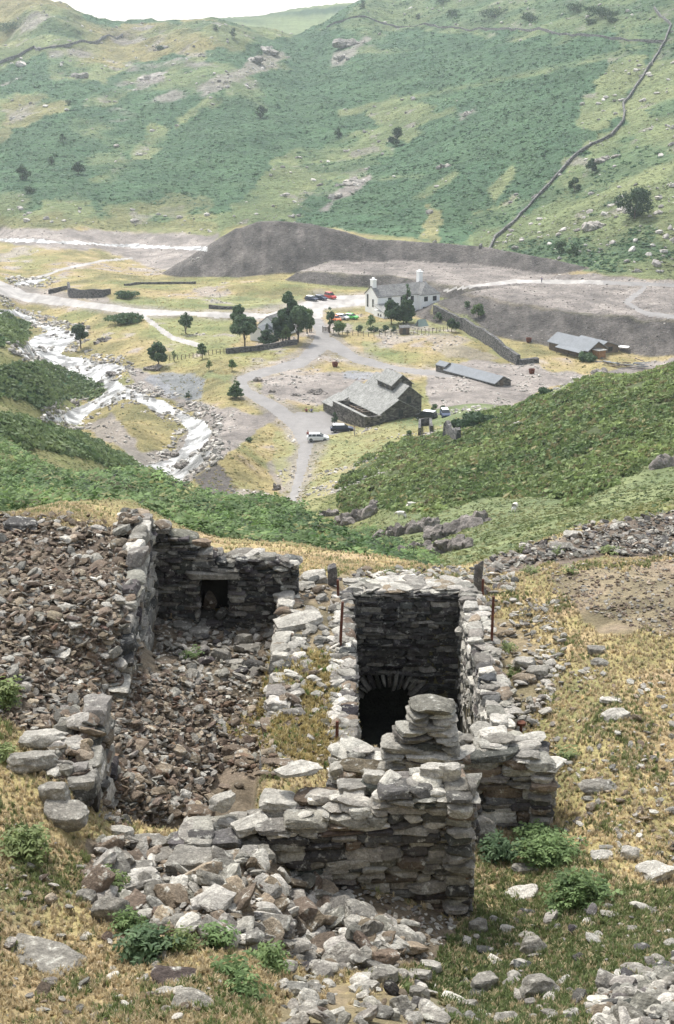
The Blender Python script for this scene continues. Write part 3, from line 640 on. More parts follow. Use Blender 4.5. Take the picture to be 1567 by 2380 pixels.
# ---------------------------------------------------------------- wall with the stub pillar in front of the pit
pw_ = empty('broken_wall', (1.6, 18.2, -10.6), 'thick broken wall with an upright stub pillar in front of the pit', 'wall')
zr = prof((0,-9.95),(.8,-9.85),(1.3,-9.6),(3.1,-9.74))
wall_part('wall', pw_, 'fse', (.02, 17.9), (3.10, 17.9), -11.0, zr, .85, hr=(.04,.12), lr=(.18,.65), mix=([GREY,DKG,BROWN,PALE],[5,2,1,1]), cap=dict(size=(.09,.3), dens=14, mix=([PALE,GREY],[5,3]), thick=(.02,.05)))
b = Bag()
px_, py_ = 1.30, 18.15; z = -10.0; i_ = 0
while z < -8.98:
    h = rng.uniform(.06, .13); k_ = 1 - .12*(z+10); i_ += 1; w0 = (.52 if z < -9.62 else .44 if z < -9.35 else .34)*rng.uniform(.92,1.06); px_ = 1.22 if z < -9.62 else 1.28 if z < -9.35 else 1.36
    sp = rng.uniform(-.4, .4) if i_ % 3 else None
    for a_, b_ in (((-1, sp), (sp, 1)) if sp is not None else ((-1, 1),)):
        b.many(T3, np.array([[px_ + (a_+b_)/2*w0 + rng.normal(0,.02), py_+rng.normal(0,.03), z+h/2]]), np.array([[(b_-a_)/2*w0*1.06, .3*k_, h/2*1.15]]), rotm(*rng.normal(0,.05,(3,1))), pickc(1, [GREY,PALE],[5,3]))
    z += h*.96
adopt(b.make('stub_pillar', M['stone'], sharp=SH), pw_)
# ---------------------------------------------------------------- tall front wall
fw = empty('front_wall', (.2, 15.0, -10.4), 'tall front drystone wall, nearest of the ruin walls, topped with pale loose slabs', 'wall')
zf = prof((0,-9.22),(.7,-9.12),(1.3,-8.95),(2.0,-8.72),(2.7,-8.62),(3.35,-8.56))
wall_part('wall', fw, 'fseb', (-1.8, 14.72), (1.64, 15.0), -10.55, zf, .68, hr=(.04,.125), lr=(.16,.55), jit=.025, mix=([GREY,BROWN,DKG,RUST,PALE],[5,1.6,3.4,.12,.4]), cap=dict(size=(.07,.25), dens=17, mix=([PALE,GREY,OCH],[5,3,.4]), thick=(.025,.06), tilt=.16))
# ---------------------------------------------------------------- loose stones
STN = []      # (pos, scale, rot, colour, label, group, px size, detail)
def stone(pos, sc, rot, col, label, group, hero=False):
    d = pos[1]*cP - pos[2]*sP
    STN.append((np.array(pos), np.array(sc), np.array(rot), np.array(col), label, group, (1e6 if hero else 0) + F*sc[0]/d))
def heap_of(poly, n_, size, mix, label, group, flat=(.2,.45), tilt=.3, lift=(-.02,.06), y1=42, sizep=2.2):
    us = [p[0] for p in poly]; vs = [p[1] for p in poly]
    u = rng.uniform(min(us), max(us), n_*3); v = rng.uniform(min(vs), max(vs), n_*3)
    m = inside(u, v, poly); u, v = u[m][:n_], v[m][:n_]
    x, Y, z, ok = ground(u, v, 7, y1)
    cols = pickc(len(x), *mix)
    for i in range(len(x)):
        if not ok[i]: continue
        if PX0-.15 < x[i] < PX1+.1 and PY0-.1 < Y[i] < PY1+.1: continue
        a = size[0] + (size[1]-size[0])*rng.random()**sizep
        sc = (a, a*rng.uniform(.55,.9), a*rng.uniform(*flat))
        stone((x[i], Y[i], z[i] + sc[2]*.45 + rng.uniform(*lift)), sc, (rng.normal(0,tilt), rng.normal(0,tilt), rng.uniform(0,6.28)), cols[i], label, group)
heap_of([(-40,1195),(200,1200),(320,1245),(335,1400),(325,1560),(250,1640),(160,1700),(60,1700),(-40,1650)], 4600, (.02,.11), ([BROWN, GREY, OCH, RUST, PALE], [6, 1.8, 2.6, 1.0, .5]), 'brown angular stone on the scree left of the ruin', 'stones of the brown scree', flat=(.15,.42), tilt=.45)
heap_of([(-40,1195),(200,1200),(330,1245),(335,1450),(300,1600),(240,1640),(0,1640)], 100, (.09,.20), ([GREY,PALE,OCH,BROWN],[2,2,2,2]), 'larger grey-brown stone on the scree left of the ruin', 'large stones of the brown scree', tilt=.25)
heap_of([(240,1660),(330,1560),(480,1580),(600,1660),(620,1740),(500,1800),(480,1900),(240,1920)], 3200, (.02,.10), MIXB, 'brown broken stone on the floor of the roofless building', 'rubble on the ruin floor', flat=(.15,.42), tilt=.45)
heap_of([(250,1700),(420,1600),(600,1660),(640,1790),(480,1900),(260,1900)], 80, (.10,.17), MIXB, 'larger brown stone on the floor of the roofless building', 'large rubble on the ruin floor', tilt=.35)
heap_of([(120,1590),(420,1560),(430,1760),(170,1760)], 1300, (.02,.11), MIXB, 'brown shard spilling through the gap in the long wall', 'scree in the wall gap', flat=(.15,.42), tilt=.45)
heap_of([(365,1440),(640,1440),(620,1700),(480,1600),(350,1590)], 900, (.02,.08), MIXL, 'small grey stone on the room floor below the window', 'chips below the window')
heap_of([(365,1475),(620,1475),(620,1600),(365,1590)], 150, (.05,.17), MIXW, 'grey fallen stone below the small window', 'stones below the window', tilt=.35)
heap_of([(480,1640),(600,1640),(640,1740),(660,1810),(540,1800)], 420, (.02,.09), MIXB, 'brown stone at the edge of the ruin floor by the dry grass', 'rubble at the grass edge')
heap_of([(630,1340),(830,1340),(830,1600),(620,1600)], 420, (.03,.15), MIXG, 'pale grey stone on the party wall between room and pit', 'stones on the party wall')
heap_of([(620,1600),(830,1600),(830,1740),(760,1790),(650,1700)], 130, (.02,.12), MIXL, 'pale stone in the dry grass on the party wall', 'stones in grass on the party wall')
heap_of([(210,1960),(330,1940),(520,1965),(640,2030),(820,2110),(1000,2165),(980,2230),(800,2250),(560,2200),(380,2170),(220,2090)], 520, (.04,.24), MIXL, 'pale grey tumbled stone at the foot of the front wall', 'tumbled stones below the front wall', tilt=.4, lift=(-.02,.1))
heap_of([(210,1960),(330,1940),(520,1960),(700,2030),(1080,2130),(1000,2230),(800,2250),(560,2200),(380,2170),(220,2090)], 1500, (.02,.06), MIXL, 'small chip of stone at the foot of the front wall', 'chips below the front wall', lift=(-.02,.03))
heap_of([(640,2260),(900,2230),(1060,2320),(1080,2390),(640,2390)], 170, (.03,.15), MIXG, 'grey stone scattered in the grass near the bottom edge', 'stones in the near grass')
heap_of([(1090,2140),(1567,2100),(1600,2390),(1060,2390)], 230, (.02,.13), MIXG, 'pale stone lying in the green hollow', 'stones in the green hollow')
heap_of([(1390,2290),(1600,2220),(1600,2400),(1370,2400)], 240, (.04,.16), MIXG, 'pale stone of the small heap in the bottom right corner', 'stones of the corner heap')
heap_of([(1095,1300),(1300,1245),(1420,1195),(1600,1182),(1600,1300),(1400,1290),(1200,1320)], 1100, (.03,.13), ([GREY,PALE,DKG,BROWN],[5,2,3,1]), 'grey slate block on the rubble crest at the right', 'slate blocks on the right crest', tilt=.4, lift=(0,.1))
heap_of([(1060,1320),(1200,1310),(1200,1380),(1060,1380)], 220, (.03,.14), MIXG, 'pale stone on the rubble behind the pit', 'stones behind the pit')
heap_of([(820,1330),(1060,1320),(1060,1390),(820,1385)], 420, (.03,.14), MIXG, 'pale stone on the rubble behind the pit', 'stones behind the pit')
heap_of([(1250,1320),(1600,1290),(1600,1500),(1450,1450),(1300,1400)], 1800, (.012,.06), MIXB, 'small brown chip on the slope right of the pit', 'brown chips right of the pit', lift=(-.01,.02))
heap_of([(1090,1390),(1300,1400),(1320,1560),(1240,1720),(1080,1700)], 700, (.02,.12), ([PALE,GREY,OCH],[4,4,1]), 'pale flat stone beside the pit rim', 'flat stones beside the pit')
heap_of([(1240,1560),(1600,1560),(1600,2050),(1320,1950)], 420, (.015,.10), MIXL, 'pale stone in the dry grass right of the broken wall', 'stones in dry grass at the right')
heap_of([(0,1900),(200,2000),(380,2200),(600,2280),(600,2390),(0,2390)], 150, (.02,.09), MIXL, 'small pale stone in the dry grass at bottom left', 'stones in dry grass at bottom left')
# individually placed boulders: u, v (foot), width, height in reference units, colour, label, optional distance
HERO = [
 (655,1885,108,70,PALE,'big flat pale slab leaning on the top of the front wall',15.35),(585,1925,90,45,PALE,'pale slab under the big flat one on the front wall',15.0),(735,1895,85,40,PALE,'long pale slab on top of the front wall',15.15),(515,1880,60,50,PALE,'pale block at the broken end of the front wall',15.3),
 (1015,1805,80,50,PALE,'lumpy pale stone on the front wall below the stub pillar',15.35),(1045,1812,55,60,PALE,'pointed pale stone near the corner of the front wall',15.3),(1010,1858,110,38,PALE,'broad cap slab at the outer corner of the front wall',15.15),(870,1820,60,50,PALE,'pale upright block midway along the front wall',15.4),(690,1800,95,35,PALE,'long pale slab on the back edge of the front wall',15.6),
 (283,1955,58,42,PALE,'pale pink-grey stone at the left end of the tumbled wall',0),(350,1978,92,52,GREY,'large grey block in the tumbled wall',0),(447,2035,118,78,GREY,'largest layered grey block of the tumbled wall',0),(545,2018,62,54,GREY,'rounded grey boulder in the tumbled wall',0),
 (495,2062,88,36,PALE,'long banded slab jutting from the tumbled wall',0),(313,2040,82,46,GREY,'dull grey block below the tumbled wall end',0),(258,2155,88,88,GREY,'large rounded grey boulder at the grass edge left of the rubble',0),(200,2100,52,42,GREY,'smaller grey boulder above the large rounded one',0),
 (345,2105,56,46,PALE,'pale block in the left of the rubble heap',0),(538,2132,60,40,PALE,'whitish oblong block in the middle of the rubble heap',0),(372,2170,46,46,PALE,'pale upright block at the lower edge of the rubble',0),(335,2070,82,44,GREY,'broad dull block in the upper rubble',0),(405,2085,52,40,GREY,'grey block beside the broad dull one',0),
 (755,2272,74,52,PALE,'pale boulder in the lower middle of the rubble',0),(902,2212,104,58,PALE,'large pale squared slab at the foot of the front wall',0),(1003,2268,52,42,PALE,'pale lump in the grass right of the rubble',0),(880,2295,54,54,GREY,'grey pointed stone in the lower rubble',0),
 (975,2328,52,46,GREY,'grey stone near the bottom edge centre',0),(1112,2178,46,54,GREY,'upright grey stone at the corner of the front wall',0),(1180,2172,42,28,PALE,'pale wedge stone in the green grass',0),(1240,2228,66,62,GREY,'tall grey stone in the green hollow',0),(1208,2255,46,32,PALE,'pale stone left of the largest hollow boulder',0),
 (1258,2330,94,80,GREY,'largest rough grey boulder in the green hollow',0),(1125,2312,66,58,GREY,'grey stone with a dark split side in the hollow',0),(1085,2350,56,36,GREY,'low grey stone near the bottom edge',0),(1180,2385,64,34,GREY,'flat grey stone cut by the bottom edge',0),(1412,2290,36,22,GREY,'small lone grey stone in the grass',0),
 (1118,1975,78,92,GREY*.85,'slab leaning against the foot of the broken wall',0),(1465,2003,44,40,PALE,'pale lichen stone on the overhang',0),(1400,2003,54,32,PALE,'pale stone under the turf overhang',0),(1520,2048,94,56,PALE,'whitish boulder at the right edge',0),(1385,1845,68,38,GREY,'grey slab in the dry grass right of the broken wall',0),
 (1220,2030,62,30,GREY,'low grey stone between the green bushes',0),(1425,2135,30,22,PALE,'small pale stone below the bushes',0),(1470,2170,34,24,GREY,'small brown-grey stone in the grass',0),(1210,2092,84,26,PALE,'long whitish stone beside the bush',0),(100,2245,190,40,GREY,'long flat slab sunk in the turf at bottom left',0),
 (400,2290,104,36,np.array([.09,.07,.06]),'dark brown flat slab in the dry grass',0),(450,2348,98,46,GREY,'grey slab below the dark one',0),(385,2318,52,32,PALE,'pale stone between the two slabs',0),
 (75,1800,126,72,GREY,'big lichen-spotted block of the left wall end',0),(100,1745,112,66,PALE,'pale block at the top of the left wall end',0),(125,1880,66,76,GREY,'upright block in the left wall end',0),(152,1930,114,80,GREY,'lowest overhanging block of the left wall end',0),(190,1825,72,72,PALE,'pale block beside the inner face of the left wall',0),(215,1730,70,50,GREY,'grey block on the inner edge of the left wall',0),
 (1334,1255,46,30,PALE,'pale cube of slate on the right crest',0),(1254,1252,50,30,PALE,'pale slab on the shoulder of the right crest',0),(1304,1285,56,30,GREY,'tilted grey slab below the right crest',0),(1430,1675,62,34,PALE,'striped pale block in the dry grass slope',0),(1420,1638,58,24,PALE,'thin pale slab above the striped block',0),
 (1219,1592,56,34,OCH,'buff stone among the blocks right of the pit',0),(1219,1560,56,44,PALE,'pale block right of the rusty bar',0),(1250,1580,60,40,GREY,'grey block beside the buff stone',0),(1389,1522,44,28,GREY,'grey stone beside a turf hole',0),(1394,1550,42,26,GREY,'grey stone below the turf hole',0),
 (685,1378,92,40,GREY,'long tilted slab at the head of the party wall',0),(668,1408,66,46,PALE,'pale wedge block on the party wall',0),(695,1465,116,52,PALE,'largest squared block on the party wall',0),(727,1358,64,42,PALE,'rounded pale boulder behind the party wall',0),(285,1226,52,28,PALE,'pale cap stone at the back corner of the ruin',25.2),
 (45,1238,80,46,DKG*1.1,'dark brown block at the top of the scree',0),(295,1495,64,48,PALE,'pale block on the inner edge of the long wall',0),(292,1570,50,54,GREY,'grey block in the ragged end of the long wall',0),(460,1482,56,34,GREY,'grey stone under the dark window',0),(425,1468,44,28,GREY,'small stone left of the window heap',0),
 (565,1508,48,46,GREY,'upright stone at the foot of the end wall',0),(515,1540,48,42,GREY,'grey block on the room floor',0),(545,1552,50,28,PALE,'pale flat stone on the room floor',0),(595,1566,58,44,DKG,'dark boulder in the corner of the room',0),(580,1522,60,34,GREY*.8,'dull slab in the corner heap',0),
 (642,1656,66,38,PALE,'pale block on the edge above the room',0),(645,1614,68,22,PALE,'thin slab on the edge above the room',0),(375,1800,54,32,OCH,'buff slab in the middle of the brown rubble',0),(538,1762,46,40,BROWN,'dark brown cube at the edge of the rubble',0),(650,1786,66,32,BROWN,'brown slab by the dry grass patch',0),(410,1758,56,32,OCH,'orange-brown tilted slab in the rubble',0),
 (820,1400,50,50,PALE,'pale block at the left lip of the pit',0) ,(1100,1430,64,60,PALE,'large pale flat slab on the right lip of the pit',0),(1085,1480,56,40,PALE,'second pale slab along the right lip of the pit',0)]
for (u, v, wpx, hpx, c_, lab, Yd) in HERO:
    if Yd: x, Y, z = at(u, v, Yd); 
    else:
        a = ground([u], [v - hpx*.15], 7, 42)
        if not a[3][0]: continue
        x, Y, z = a[0][0], a[1][0], a[2][0]
    d = Y*cP - z*sP; sx = wpx/2*d/F*1.02; ht = hpx/2*d/F
    sy = sx*rng.uniform(.55,.75); sz = max(ht - sy*.35, ht*.5)
    stone((x, Y + sy*.3, z + sz*.62), (sx, sy, sz), (rng.normal(0,.12), rng.normal(0,.1), rng.normal(0,.25)), np.array(c_)*rng.uniform(.9,1.1), lab, 'boulders round the ruin', True)
STN.sort(key=lambda s_: -s_[6])
NIND = 296
for i, (p_, sc, rot, col_, lab, grp, key) in enumerate(STN[:NIND]):
    T = rock_t(4 if key > 1e6 + 30 else 3, rng, cuts=10, lam=.03, rough=.07)
    o = mesh_np('loose_stone', T[0]*sc, T[1], M['stone'], np.broadcast_to(col_, (len(T[0]), 3)), smooth=True); o.data.set_sharp_from_angle(angle=SH)
    o.location = p_; o.rotation_euler = rot
    set_props(o, lab, 'stone', grp)
rest = STN[NIND:]
P_ = np.array([s_[0] for s_ in rest]); S_ = np.array([s_[1] for s_ in rest]); R0 = np.array([s_[2] for s_ in rest]); K_ = np.array([s_[3] for s_ in rest]); big = np.array([s_[6] for s_ in rest]) > 14
b = Bag(); Rm = rotm(R0[:,0], R0[:,1], R0[:,2])
b.many(T2, P_[big], S_[big], Rm[big], K_[big]); b.many(T1, P_[~big], S_[~big], Rm[~big], K_[~big])
set_props(b.make('rubble', M['stone'], sharp=SH), 'loose grey and brown rubble strewn through and around the ruin', 'rubble', kind='stuff')
# ---------------------------------------------------------------- iron bars and stone posts
def tube(bag, pts_, rad, col_, seg=8):
    pts_ = np.array(pts_, float); V = []; n_ = len(pts_); rad = np.broadcast_to(rad, n_)
    for i in range(n_):
        d = pts_[min(i+1, n_-1)] - pts_[max(i-1, 0)]; d /= np.linalg.norm(d) + 1e-9
        a = np.cross(d, [0, 0, 1] if abs(d[2]) < .9 else [1, 0, 0]); a /= np.linalg.norm(a); c_ = np.cross(d, a)
        for k_ in range(seg):
            t = 2*math.pi*k_/seg; V.append(pts_[i] + rad[i]*(a*math.cos(t) + c_*math.sin(t)))
    Fc = [(i*seg+k_, i*seg+(k_+1) % seg, (i+1)*seg+(k_+1) % seg, (i+1)*seg+k_) for i in range(n_-1) for k_ in range(seg)]
    V += [pts_[0], pts_[-1]]; a, z = len(V)-2, len(V)-1
    Fc += [(k_, a, a, (k_+1) % seg) for k_ in range(seg)] + [((n_-1)*seg+k_, (n_-1)*seg+(k_+1) % seg, z, z) for k_ in range(seg)]
    tri = [(f[0], f[1], f[2]) for f in Fc if len({f[0], f[1], f[2]}) == 3] + [(f[0], f[2], f[3]) for f in Fc if len({f[0], f[2], f[3]}) == 3]
    bag.add(np.array(V), np.array(tri), np.array(col_))
M['rust'] = mat('rusty_iron', attr='Col', rough=.85, scales=(8, 40), var=.35, bump=.5, bscale=40, bdist=.01)
for (u, v0, v1, lab) in [(787,1356,1402,'short rusty iron bar at the back of the party wall'),(790,1416,1512,'leaning rusty iron bar midway along the party wall'),(1121,1356,1412,'short rusty iron bar beside the stone gatepost'),
      (1140,1412,1560,'tallest rusty iron bar, on the right lip of the pit'),(783,1682,1722,'stubby rusty iron bar at the near end of the party wall'),(1210,1686,1722,'rusty iron peg with a flat head right of the broken wall')]:
    x, Y, z = [a[0] for a in ground([u], [v1], 7, 42)[:3]]; d = Y*cP - z*sP; h = (v1 - v0)*d/F/cP*1.2
    b = Bag(); lean = .05 if 'leaning' in lab else rng.normal(0,.01)
    b2 = Bag(); tube(b, [(x, Y, z-.15), (x + lean*.5, Y, z + h*.5), (x + lean, Y, z + h)], [.028,.026,.024], (.11,.045,.03))
    if 'flat head' in lab: tube(b, [(x, Y, z + h-.03), (x, Y, z + h+.02)], [.075,.075], (.12,.05,.03))
    set_props(b.make('iron_bar', M['rust'], sharp=SH), lab, 'iron bar', 'iron bars round the pit')
for (u, v0, v1, wd, lab) in [(773,1326,1360,22,'squat weathered stone post behind the party wall'),(1109,1328,1380,20,'taller weathered stone gatepost behind the pit')]:
    x, Y, z = [a[0] for a in ground([u], [v1], 7, 42)[:3]]; d = Y*cP - z*sP; h = (v1 - v0)*d/F/cP*1.45; wm = wd*d/F/2
    T = rock_t(4, rng, boxy=.92, cuts=2, lam=.01, rough=.05); T = (T[0]*np.array([wm*1.1, wm, h*.62]), T[1])
    o = mesh_np('stone_post', T[0], T[1], M['stone'], np.broadcast_to(np.array([.15,.14,.13]), (len(T[0]), 3)), smooth=True); o.data.set_sharp_from_angle(angle=SH); o.location = (x, Y, z + h*.42)
    set_props(o, lab, 'post', 'stone posts')
# ================================================================ the valley floor: buildings, vehicles, walls
M['white'] = mat('limewash', col=(.88,.87,.83), scales=(.6, 4), var=.06, bump=.15, bscale=4, bdist=.05)
M['slate'] = mat('slate_roof', col=(.17,.167,.16), scales=(.9, 5), var=.28, bump=.4, bscale=6, bdist=.05, alt=(.23,.225,.20), altscale=2.5)
M['palslate'] = mat('pale_slate_roof', col=(.29,.285,.26), scales=(.9, 4), var=.26, bump=.5, bscale=5, bdist=.08, alt=(.20,.197,.175), altscale=3.2)
M['glass'] = mat('window_glass', col=(.03,.035,.04), rough=.15, scales=(), bump=0, spec=.5)
M['frame'] = mat('window_frame', col=(.09,.085,.08), scales=(), bump=0)
M['sheet'] = mat('roof_sheet', col=(.21,.22,.225), rough=.75, scales=(.5, 3), var=.12, bump=.2, bscale=2)
M['timber'] = mat('weathered_timber', col=(.16,.125,.095), scales=(2, 9), var=.3, bump=.4, bscale=6)
M['wood2'] = mat('brown_timber', col=(.30,.165,.08), scales=(2, 9), var=.3, bump=.4, bscale=6)
M['tub'] = mat('rusted_steel', col=(.14,.045,.025), scales=(3, 12), var=.3, bump=.3)
M['tyre'] = mat('rubber', col=(.02,.02,.02), scales=(), bump=0); M['canvas'] = mat('canvas', col=(.25,.31,.27), scales=(2,), var=.1, bump=.2)
def masonry(name, c1, c2, sc=(1.6, 1.6, 3.4)):
    m = mat(name, col=c1, scales=(.7, 5), var=.25, bump=0); n = m.node_tree.nodes; l = m.node_tree.links; b = n['Principled BSDF']
    tc = n.new('ShaderNodeTexCoord'); mp = n.new('ShaderNodeMapping'); mp.inputs['Scale'].default_value = sc; l.new(tc.outputs['Object'], mp.inputs['Vector'])
    v = n.new('ShaderNodeTexVoronoi'); v.inputs['Scale'].default_value = 1.0; l.new(mp.outputs[0], v.inputs['Vector'])
    e = n.new('ShaderNodeTexVoronoi'); e.feature = 'DISTANCE_TO_EDGE'; e.inputs['Scale'].default_value = 1.0; l.new(mp.outputs[0], e.inputs['Vector'])
    r = n.new('ShaderNodeValToRGB'); r.color_ramp.elements[0].color = (*[x*.45 for x in c1], 1); r.color_ramp.elements[1].color = (*c2, 1)
    sx = n.new('ShaderNodeSeparateColor'); l.new(v.outputs['Color'], sx.inputs[0]); l.new(sx.outputs[0], r.inputs[0])
    g = n.new('ShaderNodeMapRange'); g.inputs[1].default_value = 0; g.inputs[2].default_value = .08; g.inputs[3].default_value = .35; g.inputs[4].default_value = 1; l.new(e.outputs[0], g.inputs[0])
    vm = n.new('ShaderNodeVectorMath'); vm.operation = 'SCALE'; l.new(r.outputs[0], vm.inputs[0]); l.new(g.outputs[0], vm.inputs[3]); l.new(vm.outputs[0], b.inputs['Base Color'])
    bn = n.new('ShaderNodeBump'); bn.inputs['Strength'].default_value = .6; bn.inputs['Distance'].default_value = .08; l.new(g.outputs[0], bn.inputs['Height']); l.new(bn.outputs[0], b.inputs['Normal'])
    return m
M['masonry'] = masonry('mill_stonework', (.14,.13,.115), (.24,.22,.19)); M['drystone'] = masonry('drystone', (.11,.105,.10), (.21,.20,.185), (2.2, 2.2, 4.5))
M['farwall'] = masonry('hill_drystone', (.17,.165,.15), (.27,.26,.235), (1.2,1.2,2.4))
def gp(u, v, y0=150, y1=1150):
    a = ground([u], [v], y0, y1); return Vector((a[0][0], a[1][0], a[2][0]))
def part(name, V, Fc, m, root, smooth=False, label=None):
    me = bpy.data.meshes.new(name); me.from_pydata([tuple(map(float, v)) for v in V], [], [tuple(int(i) for i in f) for f in Fc]); me.materials.append(m)
    if smooth: me.shade_smooth()
    o = bpy.data.objects.new(name, me); COL.objects.link(o); o.parent = root
    if label: o['label'] = label
    return o
def boxes(name, L, m, root, label=None):
    V, Fc = [], []
    for q in L:
        v, f = box_vf(*q); Fc += (f + len(V)).tolist(); V += v.tolist()
    return part(name, V, Fc, m, root, label=label)
def gable_block(root, x0, x1, y0, y1, e0, e1, ridge_y, hr, wm, rm, ov=.25, th=.14, zb=-1.5, wn='wall', rn='roof', wlabel=None, rlabel=None, drop=0.0):
    """ridge along x; eaves heights e0 (at y0) and e1 (at y1)"""
    V = [(x, y, z) for x in (x0, x1) for y, z in ((y0, zb), (y0, e0), (ridge_y, hr), (y1, e1), (y1, zb))]
    part(wn, V, [(0,1,2,3,4)[::-1], (5,6,7,8,9), (0,5,6,1), (4,3,8,9), (1,6,7,2), (2,7,8,3), (0,4,9,5)], wm, root, label=wlabel)
    V, Fc = [], []
    for ya, za, in ((y0, e0), (y1, e1)):
        s_ = (hr - za)/(ridge_y - ya); ye = ya + (-ov if ya < ridge_y else ov); ze = hr + s_*(ye - ridge_y) + .012
        k_ = len(V)
        for x in (x0-ov, x1+ov): V += [(x, ye, ze), (x, ridge_y, hr+.012), (x, ye, ze+th), (x, ridge_y, hr+.012+th)]
        Fc += [tuple([k_+a for a in f]) for f in ((0,1,5,4), (2,6,7,3), (0,4,6,2), (1,3,7,5), (0,2,3,1), (4,5,7,6))]
    return part(rn, V, [tuple(f) for f in Fc], rm, root, label=rlabel)
def window(root, cx, cz, w_, h, y=None, x=None, sgn=-1, name='window', pm=None, bars=True):
    """a window in a wall facing -y (y given) or facing along x (x given); frame with a pane child"""
    fw_ = .08; L = []
    rects = [(cx-w_/2-fw_, cx+w_/2+fw_, cz-h/2-fw_, cz-h/2), (cx-w_/2-fw_, cx+w_/2+fw_, cz+h/2, cz+h/2+fw_), (cx-w_/2-fw_, cx-w_/2, cz-h/2, cz+h/2), (cx+w_/2, cx+w_/2+fw_, cz-h/2, cz+h/2)]
    if bars: rects.append((cx-.03, cx+.03, cz-h/2, cz+h/2))
    def bx(a0, a1, z0, z1, d0, d1):
        return (a0, a1, y + min(sgn*d0, sgn*d1), y + max(sgn*d0, sgn*d1), z0, z1) if y is not None else (x + min(sgn*d0, sgn*d1), x + max(sgn*d0, sgn*d1), a0, a1, z0, z1)
    f = boxes(name, [bx(*r_, .004, .06) for r_ in rects], pm or M['frame'], root)
    boxes('pane', [bx(cx-w_/2, cx+w_/2, cz-h/2, cz+h/2, .003, .02)], M['glass'], f)
    return f
# ---------------------------------------------------------------- the white house
p = gp(878, 733); p.z -= .2
wh = empty('white_house', p, 'large whitewashed two-storey house with grey slate roof and two white chimneys', 'house', rz=math.radians(27))
gable_block(wh, 0, 16.5, 0, 7, 5.0, 5.0, 3.6, 7.3, M['white'], M['slate'])
# projecting wing with a hipped roof at the right
V = [(x, y, z) for z in (-1.5, 4.9) for x, y in ((12.2,-1.6),(18.0,-1.6),(18.0,6.6),(12.2,6.6))]
part('wing', V, [(0,1,5,4),(1,2,6,5),(2,3,7,6),(3,0,4,7),(4,5,6,7)], M['white'], wh)
V = [(11.9,-1.9,4.91),(18.3,-1.9,4.91),(18.3,6.9,4.91),(11.9,6.9,4.91),(15.1,1.2,7.5),(15.1,4.4,7.5),(11.9,-1.9,4.78),(18.3,-1.9,4.78),(18.3,6.9,4.78),(11.9,6.9,4.78)]
part('roof', V, [(0,1,4),(1,2,5,4),(2,3,5),(3,0,4,5),(6,7,1,0),(7,8,2,1),(8,9,3,2),(9,6,0,3),(9,8,7,6)], M['slate'], wh, label='hipped roof of the wing')
for i, (cx, cy) in enumerate(((.6, 3.6), (15.6, 5.2))):
    c_ = boxes('chimney', [(cx-.55, cx+.55, cy-.75, cy+.75, 6.2, 8.9 + .9*i), (cx-.65, cx+.65, cy-.85, cy+.85, 8.9 + .9*i, 9.15 + .9*i)], M['white'], wh)
    boxes('chimney_pot', [(cx-.18, cx+.18, cy-.5+q, cy-.14+q, 9.15+.9*i, 9.6+.9*i) for q in (0, .6)], M['white'], c_)
for cx, cz, w_, h in ((13.7,3.7,1.0,1.1),(16.4,3.7,1.0,1.1),(13.6,1.15,1.4,.8),(16.4,1.15,1.4,.8),(15.1,1.3,.35,.6)): window(wh, cx, cz, w_, h, y=-1.6, bars=w_ > .5)
for cx, cz, w_, h in ((3.6,3.7,.9,1.7),(7.4,3.8,.9,1.5),(10.4,3.8,.8,1.4),(6.6,1.2,.9,1.1)): window(wh, cx, cz, w_, h, y=0)
window(wh, 5.6, 3.3, .7, 3.2, x=0, bars=False); window(wh, 2.6, 3.0, .6, 1.9, x=0, bars=False)
boxes('wall', [(-1.2, 4.4, -5.6, -.02, -2.5, 1.8)], M['white'], wh, label='walls of the low lean-to annexe')
V = [(-1.5,-5.9,1.81),(4.7,-5.9,1.81),(4.7,-.03,3.1),(-1.5,-.03,3.1),(-1.5,-5.9,1.95),(4.7,-5.9,1.95),(4.7,-.03,3.24),(-1.5,-.03,3.24)]
part('roof', V, [(3,2,1,0),(4,5,6,7),(0,1,5,4),(2,3,7,6),(1,2,6,5),(3,0,4,7)], M['palslate'], wh, label='lean-to roof of the annexe')
for cx in (-3.9, -2.6): window(wh, cx, .9, .45, .5, x=-1.2, bars=False)
# ---------------------------------------------------------------- the stone mill
p = gp(883, 985); p.z = gp(980, 968).z + .1
ml = empty('stone_mill', p, 'big grey stone mill building with pale slate roofs stepping up to a raised loft', 'mill', rz=math.atan2(-.90, .44))
# local x runs along the ridge towards the viewer, local y to the far right
gable_block(ml, -17, 0, 0, 8.4, .9, .7, 3.9, 3.2, M['masonry'], M['palslate'], zb=-4, ov=.35, rlabel='largest pale roof')
gable_block(ml, -14.5, -1.5, 4.2, 9.7, 3.0, 2.9, 6.9, 5.2, M['masonry'], M['palslate'], zb=-4, ov=.3)
gable_block(ml, -10.6, -4.6, 5.0, 9.3, 5.0, 4.9, 7.1, 6.7, M['masonry'], M['palslate'], zb=2.5, ov=.3, rlabel='roof of the raised loft')
window(ml, 4.4, .6, .9, 1.2, x=0, sgn=1); window(ml, 6.9, 2.6, .9, 1.3, x=-1.5, sgn=1); window(ml, -9.0, 4.4, .7, 1.3, y=5.0); window(ml, -6.6, 4.4, .5, .8, y=5.0, bars=False)
boxes('yard_wall', [(-12.5, 1.0, -3.7, -3.2, -4, 1.0), (.5, 1.0, -3.2, -.02, -4, .9), (-12.5, -12.0, -3.2, -.02, -4, 1.0)], M['masonry'], ml)
boxes('coping', [(-12.6, 1.1, -3.8, -3.1, 1.003, 1.12)], M['palslate'], ml)
